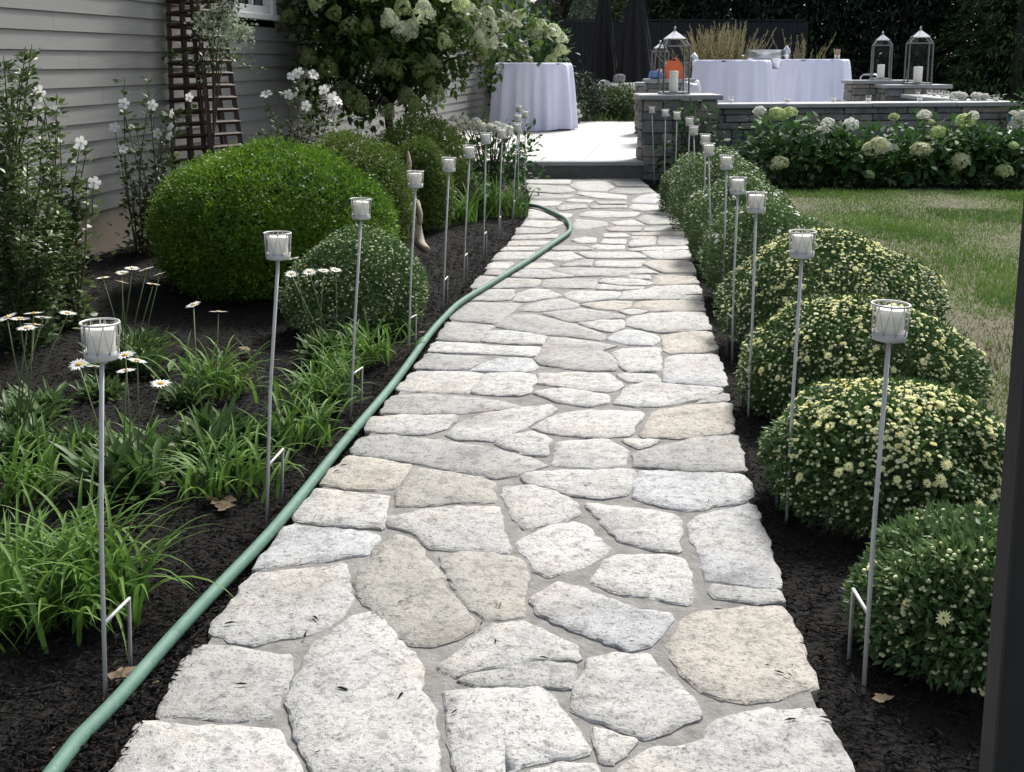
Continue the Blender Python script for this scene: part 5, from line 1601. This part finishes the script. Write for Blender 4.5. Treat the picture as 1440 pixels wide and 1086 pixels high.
# bundle of reed sticks in a cup
sx_ = D(1176, 80, 19.5)
rb = tag(empty('reed_bundle', (sx_.x, 19.45, D(1145, 83.5, 19.6).z + .002)), 'bundle of brown sticks in a short glass on the draped table', 'reeds')
MB().lathe([(0, 0), (.045, 0), (.05, .07), (.047, .07), (.042, .006), (0, .006)], 16).build('glass', M['glass'], rb)
for i in range(11):
    a = i * 2.4; q = .03 * math.sqrt(i / 11)
    MB().tube([(q * math.cos(a) * .6, q * math.sin(a) * .6, .008), (q * math.cos(a) * 2.2, q * math.sin(a) * 1.6, .155 + .02 * math.sin(i * 3))], .008, 5).build('stick', M['stick'], rb)

# ------------------------------------------------------------------ lanterns
def lantern(label, loc, wdt, h, rz, clab, candle_h, candle_r):
    """tapered glass lantern: base plate, four posts, glass, shoulder and pyramid roof"""
    e = tag(empty('lantern', loc, rz), label, 'lantern')
    wb = wdt / 2; wt = wb * .98
    zb, z1, z2, z3 = .035, h * .70, h * .80, h * .93
    MB().cbox((0, 0, .018), (wdt * 1.06, wdt * 1.06, .018), .003).build('base', M['bar_steel'], e)
    for sx in (-1, 1):
        for sy in (-1, 1): MB().box((sx * wb * .92, sy * wb * .92, .005), (.03, .03, .01)).build('foot', M['silver'], e)
    ns = .42
    for sx in (-1, 1):
        for sy in (-1, 1):
            MB().tube([(sx * wb * .97, sy * wb * .97, .026), (sx * wt * .97, sy * wt * .97, z1)], .0105, 4, smooth=False).build('post', M['bar_steel'], e)
            MB().tube([(sx * wt * .97, sy * wt * .97, z1), (sx * wt * .62, sy * wt * .62, z2)], .009, 4, smooth=False).build('shoulder_bar', M['bar_steel'], e)
    fr = MB()
    for k in range(4):
        a = [(-1, -1), (1, -1), (1, 1), (-1, 1)]
        p, q = a[k], a[(k + 1) % 4]
        fr.tube([(p[0] * wt * .97, p[1] * wt * .97, z1), (q[0] * wt * .97, q[1] * wt * .97, z1)], .006, 4, smooth=False)
    fr.build('top_frame', M['bar_steel'], e)
    for k in range(4):
        a = k * math.pi / 2
        rm = Matrix.Rotation(a, 3, 'Z')
        m_ = MB()
        for p in ((-wb * .93, -wb * .95, .03), (wb * .93, -wb * .95, .03), (wt * .93, -wt * .95, z1 - .006), (-wt * .93, -wt * .95, z1 - .006)): m_.v.append(rm @ Vector(p))
        m_.face((0, 1, 2, 3))
        m_.build('pane', M['glass'], e)
        m_ = MB()
        for p in ((-wt * .92, -wt * .94, z1 + .006), (wt * .92, -wt * .94, z1 + .006), (wt * .6, -wt * .6, z2 - .004), (-wt * .6, -wt * .6, z2 - .004)): m_.v.append(rm @ Vector(p))
        m_.face((0, 1, 2, 3))
        m_.build('pane', M['glass'], e)
    m_ = MB()
    rw_ = wt * .74
    for z_, q in ((z2 - .005, rw_ * .98), (z2 + .006, rw_), ):
        for sx, sy in ((-1, -1), (1, -1), (1, 1), (-1, 1)): m_.v.append(Vector((sx * q, sy * q, z_)))
    m_.v.append(Vector((0, 0, z3)))
    for k in range(4):
        k2 = (k + 1) % 4
        m_.face((k, k2, 4 + k2, 4 + k)); m_.face((4 + k, 4 + k2, 8))
    m_.face((3, 2, 1, 0))
    ro = m_.build('roof', M['silver'], e)
    MB().lathe([(.008, z3 - .015), (.008, z3 + .012), (.016, z3 + .02), (.012, z3 + .032), (.004, h - .01), (0, h)], 12).build('finial', M['silver'], ro)
    c = tag(empty('candle', (loc[0], loc[1], loc[2] + .0285)), clab, 'candle')
    MB().lathe([(candle_r * .97, 0), (candle_r, .005), (candle_r, candle_h - .004), (candle_r * .95, candle_h), (candle_r * .4, candle_h - .006), (0, candle_h - .008)], 28).build('wax', M['wax'], c)
    MB().tube([(0, 0, candle_h - .01), (.001, 0, candle_h + .012)], .0016, 6).build('wick', M['wick'], c)
def lpx(u, vt, vb, Y): return D(u, vb, Y), (D(u, vt, Y) - D(u, vb, Y)).z
p, h = lpx(947, 36, 133.5, 12.72)
lantern('large steel and glass lantern on the pier by the step', (p.x, p.y, PIER_T + .001), .29, D(947, 36, 12.72).z - PIER_T, R(4), 'ivory pillar candle inside the lantern on the step pier', .225, .048)
p = D(927, 130, 15.55)
lantern('small steel and glass lantern among the bags behind the step pier', (p.x - .0, 15.55, B3T + .001), .19, D(927, 57, 15.55).z - B3T, R(8), 'short pillar candle inside the small lantern among the bags', .10, .035)
p = D(1238, 113, 17.15)
lantern('slimmer of the two steel lanterns behind the garden wall', (p.x, 17.15, B1T + .001), .27, D(1240, 43, 17.15).z - B1T, R(-12), 'white pillar candle inside the slimmer wall lantern', .20, .052)
p = D(1290, 119, 16.66)
lantern('wider of the two steel lanterns behind the garden wall', (p.x, 16.66, B2T + .001), .335, D(1296, 36, 16.66).z - B2T, R(-10), 'ivory pillar candle inside the wider wall lantern', .225, .062)
for i, (u, vt, vb) in enumerate([(624, 122, 166), (636, 112, 163), (654, 125, 158)]):
    p = D(u, vb, 19.6)
    pass
lg = tag(empty('stone_ledge', (D(640, 165, 19.6).x, 19.6, PZ)), 'grey stone ledge carrying small lanterns at the dark house wall', 'ledge')
lh = D(640, 163, 19.6).z - PZ
MB().cbox((0, 0, lh / 2 - .02), (.82, .42, lh - .042), .01, None, .003).build('wall', M['riser'], lg)
MB().cbox((0.02, -.02, lh - .02), (.92, .5, .045), .008, None, .003).build('cap_stone', M['capstone'], lg)
for u, vt, dy, w_, lab, cl, chh in ((625, 120, -.06, .17, 'glass lantern with the thick candle on the house ledge', 'thick white candle in the ledge lantern', .15), (637, 112, .10, .15, 'tall narrow glass lantern on the house ledge', 'slim candle in the tall ledge lantern', .12), (656, 124, .05, .15, 'glass lantern at the end of the house ledge', 'small candle in the lantern at the end of the ledge', .12)):
    lantern(lab, (D(u, 150, 19.6).x, 19.6 + dy, PZ + lh + .004), w_, D(u, vt, 19.6).z - PZ - lh, R(15), cl, chh, .035 if chh > .13 else .028)

# votives along the caps
VG = MB().lathe([(.0, 0), (.030, 0), (.033, .078), (.0305, .078), (.028, .006), (0, .006)], 18).mesh('votive_glass')
VW = MB().lathe([(0, .0065), (.0275, .0065), (.0282, .040), (.0, .041)], 18).mesh('votive_wax')
def votive(x, y, z, lab, grp):
    e = tag(empty('votive', (x, y, z + .001), random.uniform(0, 6)), lab, 'votive', grp)
    add('glass', VG, M['glass'], e); add('wax', VW, M['wax'], e)
for u in (1028, 1107, 1172, 1221, 1293, 1400):
    yy = MW0.y + (D(u, 145, 12.9).x - MW0.x) / dl.x * dl.y + .17
    votive(D(u, 145, yy).x, yy, MWT + .001, 'small glass votive on the front cap of the garden wall', 'votives on the garden wall')
for k, t in enumerate((.30, .36, .43, .50, .58, .66, .74, .82, .9)):
    q = RW0 + rl * t - rn * (.10 + .16 * (k % 3) / 2)
    votive(q.x, q.y, MWT + .004, 'small glass votive on the cap of the return wall', 'votives on the return wall')
# white roses lying on the corner cap
ga = tag(empty('flower_garland', (RW0.x - .28, RW0.y + .35, MWT + .004)), 'white roses with leaves lying on the wall corner', 'flowers')
for i in range(11):
    q = Vector((random.uniform(-.28, .22), random.uniform(-.10, .12), .035 + .03 * random.random()))
    o = add('flower_head', DOME[i % 3], M['floret'], ga, q, (random.uniform(-.6, .6), random.uniform(-.6, .6), 0))
    s = random.uniform(.035, .055); o.scale = (s, s, s); o.color = (.76, .76, .70, 1)
V, F, A = scatter(BROAD, RNG.normal(0, 1, (40, 3)) * np.array([.2, .07, .012]) + np.array([0, 0, .03]), rdir(40) * np.array([1, 1, .3]), np.tile([0, 0, 1.0], (40, 1)), RNG.uniform(.06, .1, 40))
V[:, 2] = np.maximum(V[:, 2], .004)
tag(add('foliage', arr_mesh('garland_leaves', V, F, A), M['anna_leaf'], ga), kind='stuff')

# bags on the stone block
def lump(name, label, catg, loc, size, mat, seed, n=18, amp=.14):
    e = tag(empty(name, loc), label, catg)
    L = lumpy(seed, 8, amp, 2.6)
    V, F = [], []
    for i in range(n + 1):
        for j in range(2 * n):
            a, b = math.pi * i / n, math.pi * j / n
            d = np.array([[math.sin(a) * math.cos(b), math.sin(a) * math.sin(b), math.cos(a)]])
            d2 = np.sign(d) * np.abs(d) ** .7
            q = d2[0] * L(d)[0] * np.array(size) / 2
            V.append([q[0], q[1], max(q[2] + size[2] / 2, 0.0)])
    for i in range(n):
        for j in range(2 * n):
            j2 = (j + 1) % (2 * n)
            F.append([i * 2 * n + j, (i + 1) * 2 * n + j, (i + 1) * 2 * n + j2, i * 2 * n + j2])
    add('cover', arr_mesh(name, np.array(V), np.array(F), smooth=True), mat, e)
    return e
bz = B3T + .002
lump('folded_cloth', 'crumpled blue fabric below the small lantern', 'cloth', (D(922, 110, 15.35).x, 15.36, bz), (.20, .16, .10), M['blue_cloth'], 61)
lump('plastic_bag', 'pink white wrapped roll beside the orange bag', 'bag', (D(941, 100, 15.5).x, 15.62, bz), (.13, .14, .22), M['plastic_white'], 62)
ob = tag(empty('tote_bag', (D(950, 100, 15.4).x, 15.42, bz)), 'bright orange tote bag on the stone block', 'bag')
m_ = MB()
oh = D(950, 85.5, 15.4).z - bz
for z_, a, b in ((0, .13, .07), (oh * .5, .125, .065), (oh, .075, .04)):
    for sx, sy in ((-1, -1), (1, -1), (1, 1), (-1, 1)): m_.v.append(Vector((sx * a - .03 * (z_ / oh), sy * b, z_)))
for r in (0, 4):
    for k in range(4): m_.face((r + k, r + (k + 1) % 4, r + 4 + (k + 1) % 4, r + 4 + k))
m_.face((3, 2, 1, 0)); m_.face((8, 9, 10, 11))
m_.build('bag_body', M['orange'], ob)
MB().tube([(-.06, -.03, oh * .97), (-.05, -.05, oh + .03), (.0, -.05, oh + .03), (.01, -.03, oh * .97)], .005, 6).build('handle', M['orange'], ob)
lump('plastic_bag', 'clear white plastic bag between the pier lantern and the draped table', 'bag', (D(972, 120, 15.0).x, 14.95, PZ + .002), (.24, .24, D(971, 103, 15).z - PZ), M['plastic_white'], 64, amp=.2)

# garden torches
for u, vt, vb, lab in ((976, 74, 93, 'metal garden torch between the pier lantern and the draped tables'), (1106, 64, 84, 'metal garden torch standing behind the steel tub')):
    Y = 21.3 if u < 1000 else 23.4
    b = D(u, vb, Y); t = D(u, vt, Y)
    e = tag(empty('garden_torch', (b.x, Y, PZ if Y < 24 else 0)), lab, 'torch')
    zb = b.z - e.location.z; zt = t.z - e.location.z
    MB().tube([(0, 0, 0), (0, 0, zb)], .014, 8).build('pole', M['black_wood'], e)
    hh = zt - zb
    MB().lathe([(.02, zb), (.055, zb + .02), (.085, zb + hh * .6), (.08, zb + hh * .62), (0, zb + hh * .62)], 18).build('canister', M['silver'], e)
    MB().lathe([(.09, zb + hh * .62 + .001), (.075, zb + hh * .70), (.02, zb + hh * .95), (0, zt)], 18).build('snuffer', M['silver'], e)

# feathery reed grass behind the tables
def reed_grass(u, Y, n, label, spread, seed):
    p = D(u, 100, Y)
    e = strap_clump('reed_grass', label, 'grass', (p.x, Y), 90, .9, .022, 'lily', .55, seed)
    rr = random.Random(seed)
    V, F, A = [], [], []
    sm = MB()
    for i in range(n):
        a = rr.uniform(0, 6.28); L = rr.uniform(1.3, 2.15); lean = abs(rr.gauss(0, .22)) * spread
        d = Vector((math.cos(a) * math.sin(lean), math.sin(a) * math.sin(lean), math.cos(lean)))
        b = Vector((rr.gauss(0, .08), rr.gauss(0, .08), 0))
        tip = b + d * L + Vector((d.x * .25, d.y * .25, -.06 * lean))
        sm.tube([b, b + d * L * .6, tip], [.004, .003, .002], 4)
        q0 = b + d * L * .68
        for k in range(26):
            t = k / 26
            c = q0 + (tip - q0) * t
            V.append(c); F.append((d.x + rr.gauss(0, .35), d.y + rr.gauss(0, .35), d.z)); A.append(.11 * (1.15 - t * .6))
    sm.build('stalk', M['reed'], e)
    V2, F2, A2 = scatter(LEAF, np.array(V), np.array(F), rdir(len(V)), np.array(A), np.array(A) * .35)
    tag(add('plume', arr_mesh('reed_plume', V2, F2, A2), M['reed'], e), kind='stuff')
reed_grass(1000, 24.2, 150, 'feathery straw coloured ornamental grass behind the pier lantern', 1.0, 401)
reed_grass(1028, 24.6, 170, 'feathery straw coloured ornamental grass behind the steel tub', 1.1, 402)
reed_grass(1120, 25.5, 22, 'small ornamental grass tuft behind the second torch', .9, 403)

# lounger with cushion behind the patio
ce = tag(empty('lounger', (D(875, 130, 23.6).x, 23.6, 0)), 'dark framed garden lounger with white cushion behind the patio shrubs', 'lounger')
cz_ = D(875, 121, 23.6).z
for sx in (-.32, .32):
    for sy in (-.28, .28): MB().box((sx, sy, cz_ / 2 - .09), (.05, .05, cz_ - .12)).build('leg', M['black_wood'], ce)
MB().cbox((0, 0, cz_ - .13), (.78, .66, .05), .006).build('frame', M['black_wood'], ce)
MB().cbox((.05, -.02, cz_ - .02), (.64, .64, .16), .05).build('cushion', M['cushion'], ce)
MB().tube([(-.36, -.34, cz_ + .01), (-.36, .34, cz_ + .01)], .11, 16).build('bolster', M['cushion'], ce)
MB().tube([(.38, -.34, cz_ - .1), (.40, -.34, cz_ + .16)], .022, 8).build('arm_post', M['black_wood'], ce)
pl_ = lump('cushion', 'black and white patterned cushion propped on the lounger', 'cushion', (D(872, 112, 23.5).x, 23.60, cz_ + .062), (.24, .14, .17), M['navy'], 71, amp=.08)
# metal chair by the third table
ch = tag(empty('garden_chair', (D(1203, 120, 18.6).x, 18.6, PZ + .001), R(-70)), 'thin framed metal chair beside the draped table with sticks', 'chair')
cs = .62
MB().cbox((0, 0, .45), (.44, .44, .03), .01).build('seat', M['black_wood'], ch)
for sx in (-.2, .2):
    MB().tube([(sx, -.2, 0), (sx, -.2, .45)], .012, 6).build('leg', M['zinc'], ch)
    MB().tube([(sx, .2, 0), (sx, .2, .45)], .012, 6).build('leg', M['zinc'], ch)
MB().tube([(-.2, .2, .45), (-.21, .25, .84), (-.16, .26, .88), (.16, .26, .88), (.21, .25, .84), (.2, .2, .45)], .012, 6).build('backrest', M['zinc'], ch)

# closed umbrellas
for u, Y, r, lab in ((848, 25.5, .30, 'closed dark umbrella nearer the house wing'), (893, 25.0, .40, 'closed dark umbrella nearer the stone pier')):
    e = tag(empty('umbrella', (D(u, 100, Y).x, Y, 0)), lab, 'umbrella')
    MB().lathe([(0, 0), (.28, 0), (.28, .08), (.05, .12), (0, .12)], 20).build('base', M['black_wood'], e)
    MB().tube([(0, 0, .1), (0, 0, 3.1)], .03, 10).build('pole', M['black_wood'], e)
    na = 64
    m_ = MB()
    prof = [(.75, 1.05), (.8, 1.0), (1.0, .86), (1.6, .72), (2.2, .5), (2.7, .26), (3.05, .08)]
    for z_, q in prof:
        for k in range(na):
            a = 2 * math.pi * k / na
            f = 1 + .22 * math.sin(8 * a + z_) + .07 * math.sin(19 * a)
            m_.v.append(Vector((r * q * f * math.cos(a), r * q * f * math.sin(a), z_)))
    for j in range(len(prof) - 1):
        for k in range(na):
            k2 = (k + 1) % na
            m_.face((j * na + k, j * na + k2, (j + 1) * na + k2, (j + 1) * na + k), True)
    m_.build('canopy', M['canvas_dark'], e)
    MB().lathe([(.03, 3.06), (.035, 3.12), (0, 3.18)], 10).build('finial', M['black_wood'], e)

# fence of dark boards
FY = 31.0
fz = D(800, 28, FY).z
fx0, fx1 = D(650, 60, FY).x, D(1130, 60, FY).x
fe = tag(empty('fence', (fx0, FY, -.04)), 'tall dark board fence behind the closed umbrellas', 'fence')
x = 0.0
while x < fx1 - fx0:
    m_ = MB(); m_.cbox((x + .07, random.uniform(-.004, .004), fz / 2 + .02), (.136, .022, fz - .06 + random.uniform(-.006, .006)), .003); m_.build('board', M['fence'], fe)
    x += .14
for z_ in (.5, fz - .35): MB().box(((fx1 - fx0) / 2, .04, z_), (fx1 - fx0, .04, .09)).build('rail', M['fence'], fe)
MB().cbox(((fx1 - fx0) / 2, 0, fz + .03), (fx1 - fx0, .09, .04), .004).build('top_rail', M['fence'], fe)
# neighbour's house
for u, Y, w_, lab in ((812, 46, 5.5, 'grey gabled house behind the fence on the umbrella side of the wing'), (925, 50, 6.0, 'grey gabled house behind the fence beyond the conifers')):
    e = tag(empty('neighbour_house', (D(u, 60, Y).x, Y, -.04)), lab, 'house')
    hz = D(u, 34 if u < 900 else 24, Y).z
    MB().box((0, 2, hz / 2), (w_ * .9, 4, hz)).build('wall', M['siding'], e)
    m_ = MB()
    for y_ in (-.4, 4.4):
        for x_, z_ in ((-w_ / 2, hz + .002), (w_ / 2, hz + .002), (0, hz + w_ * .42)): m_.v.append(Vector((x_, y_, z_)))
    for q in ((0, 1, 2), (5, 4, 3), (0, 3, 4, 1), (1, 4, 5, 2), (2, 5, 3, 0)): m_.face(q)
    m_.build('roof', M['roof_grey'], e)

# pool to the right
pw = MB(); pw.v = [Vector((7.2, 17, -.02)), Vector((16, 17, -.02)), Vector((16, 30, -.02)), Vector((7.2, 30, -.02))]; pw.face((0, 1, 2, 3))
pool = tag(pw.build('pool', M['water']), kind='structure')
for (cx, cy, sx, sy) in ((11.6, 16.8, 9.6, .4), (7.0, 23.5, .4, 13.0), (11.6, 30.2, 9.6, .4)):
    MB().cbox((cx, cy, -.01), (sx, sy, .06), .01).build('coping', M['capstone'], pool)

# ------------------------------------------------------------------ trees
def conifer_mesh(seed, h, r, n):
    rr = np.random.default_rng(seed)
    t = rr.random(n) ** .8
    z = .25 + (h - .25) * t
    whorl = np.round(z / .42) * .42
    z = np.clip(whorl + rr.normal(0, .10, n), .15, h)
    a = rr.random(n) * 6.283
    lob = 1 + .16 * np.sin(a * 5 + whorl * 3) + .12 * np.sin(a * 9 + whorl * 7)
    R_ = r * (1 - z / h) ** .75 * lob
    q = R_ * (.35 + .65 * rr.random(n) ** .5)
    P = np.stack([q * np.cos(a), q * np.sin(a), z - .25 * q], 1)
    P[:, 2] = np.maximum(P[:, 2], .08)
    X = np.stack([np.cos(a) + rr.normal(0, .35, n), np.sin(a) + rr.normal(0, .35, n), rr.uniform(-.9, .25, n)], 1)
    V, F, A = scatter(LONGLEAF, P, X, np.tile([0, 0, 1.0], (n, 1)) + rr.normal(0, .3, (n, 3)), rr.uniform(.12, .30, n), rr.uniform(.10, .22, n), rr.random(n))
    V[:, 2] = np.maximum(V[:, 2], .02)
    return arr_mesh('conifer_crown', V, F, A)
CON = [conifer_mesh(s, 9.0, 2.1, 24000) for s in (1, 2, 3)]
TRK = MB().tube([(0, 0, -.2), (.03, 0, 3), (0, .02, 8.4)], [.17, .12, .03], 8).mesh('trunk')
CT = [(965, 35.5, 1.0), (1010, 34, .95), (1062, 33, 1.05), (1112, 33.8, 1.0), (1165, 32.5, .98), (1215, 33.2, 1.06), (1268, 32, 1.0), (1322, 32.8, 1.04), (1378, 31.5, 1.0), (1430, 29, .92), (1490, 31, 1.0), (1560, 31, 1.0), (1640, 31, 1.0),
      (1035, 37.5, 1.1), (1138, 38, 1.1), (1245, 37.5, 1.1), (1350, 37, 1.1), (1460, 36.5, 1.1)]
for i, (u, Y, s) in enumerate(CT):
    near = Y < 30
    lab = 'lighter green conifer standing closest to the pool' if near else ('dark dense conifer in the tall screen behind the patio' if Y < 36 else 'dark conifer in the second row of the tree screen')
    e = tag(empty('conifer', (D(u, 100, Y).x, Y, -.05), i * 1.3), lab, 'tree', None if near else ('front row conifers' if Y < 36 else 'second row conifers'))
    e.scale = (s, s, s)
    add('crown', CON[i % 3], M['conifer'] if not near else None, e)
    if near:
        m2 = CON[i % 3].copy(); m2.materials.clear(); m2.materials.append(M['deciduous']); e.children[0].data = m2
    add('trunk', TRK, M['bark'], e)
def broad_tree(label, u, Y, h, r, seed, mat='deciduous', nt=260):
    e = tag(empty('broadleaf_tree', (D(u, 60, Y).x, Y, -.05)), label, 'tree')
    m_ = MB()
    m_.tube([(0, 0, -.1), (.05, 0, h * .3), (-.05, .05, h * .55)], [.16, .13, .08], 8)
    rr = random.Random(seed)
    for i in range(9):
        a = rr.uniform(0, 6.28); q = r * rr.uniform(.4, .85)
        m_.tube([(0, 0, h * rr.uniform(.25, .5)), (q * .5 * math.cos(a), q * .5 * math.sin(a), h * .6), (q * math.cos(a), q * math.sin(a), h * rr.uniform(.6, .9))], [.07, .045, .015], 5)
    m_.build('trunk', M['bark'], e)
    L = lumpy(seed, 8, .22, 2.6)
    p, d = blob_points(nt, (r, r, h * .42), L, .65, 1.3, -9, 0)
    p = p + np.array([0, 0, h * .58])
    PP = np.repeat(p, 20, 0) + RNG.normal(0, .17, (len(p) * 20, 3))
    XX = unit(RNG.normal(0, 1, PP.shape) + np.repeat(d, 20, 0) * .6)
    V, F, A = scatter(LEAF, PP, XX, np.tile([0, 0, 1.0], (len(PP), 1)) + RNG.normal(0, .4, PP.shape), RNG.uniform(.09, .18, len(PP)), RNG.uniform(.08, .15, len(PP)))
    tag(add('crown', arr_mesh('tree_crown', V, F, A), M[mat], e), kind='stuff')
for i, (lab, u, Y, h, r) in enumerate([('leafy tree behind the fence next to the wing corner', 790, 34.5, 6.5, 2.1), ('leafy tree between the neighbouring roofs behind the fence', 862, 37, 6.5, 1.7),
                                      ('leafy tree overhanging the fence above the umbrellas', 905, 34.0, 7.5, 1.7), ('leafy tree behind the wing roof', 720, 36, 8.0, 2.6), ('dark leafy tree standing behind the conifer screen gap', 955, 40, 8.5, 2.6)]):
    broad_tree(lab, u, Y, h, r, 500 + i)

# ------------------------------------------------------------------ small litter: dry leaves in the bed, bark bits on the path
for i, (u, v, s) in enumerate([(352, 493, .07), (345, 532, .06), (308, 715, .05), (268, 545, .05), (172, 955, .045), (83, 1050, .025), (215, 960, .014), (1245, 985, .035), (595, 468, .03), (310, 705, .06)]):
    p = G(u, v, -.01)
    n = 4
    a0 = random.uniform(0, 6)
    V, F, A = scatter(BROAD, np.zeros((n, 3)), np.stack([np.cos(a0 + np.arange(n) * .9), np.sin(a0 + np.arange(n) * .9), .25 * np.ones(n)], 1), np.tile([0, 0, 1.0], (n, 1)) + RNG.normal(0, .4, (n, 3)), s * RNG.uniform(.6, 1, n))
    V[:, 2] = np.maximum(V[:, 2], 0)
    tag(add('fallen_leaf', arr_mesh('fallen_leaf', V, F, A), M['dead_leaf'], loc=p), 'curled brown fallen leaf on the black mulch', 'leaf', 'fallen leaves on the mulch')
BITS = [(325, 876), (445, 870), (562, 979), (480, 968), (697, 900), (703, 851), (676, 878), (1010, 857), (766, 925), (1112, 950), (1110, 1012), (1162, 1010), (484, 654), (474, 662), (987, 610), (338, 962), (430, 891), (640, 1000), (1095, 945), (1128, 905)]
P = np.array([tuple(G(u, v, .006)) for u, v in BITS])
n0 = len(P)
ex = []
for _ in range(150):
    y = random.uniform(1.85, 6.5)
    side = random.random()
    if side < .7:
        x = edge_x(RW, y) - abs(random.gauss(0, .05)) - .01 if side < .45 else edge_x(LW, y) + abs(random.gauss(0, .05)) + .01
    else:
        x = random.uniform(edge_x(LW, y) + .05, edge_x(RW, y) - .05)
    ex.append((x, y, .006))
P = np.vstack([P, np.array(ex)])
k = len(P); a = RNG.random(k) * 6.28
L = np.concatenate([RNG.uniform(.018, .034, n0), RNG.uniform(.004, .015, k - n0)])
V, F, A = scatter(CHIP, P, np.stack([np.cos(a), np.sin(a), np.zeros(k)], 1), np.tile([0, 0, 1.0], (k, 1)), L, L * .9, RNG.random(k) * .5)
tag(add('bark_bits', arr_mesh('bark_bits', V, F, A), M['chip']), 'dark bark crumbs scattered on the pale flagstones', 'mulch', kind='stuff')
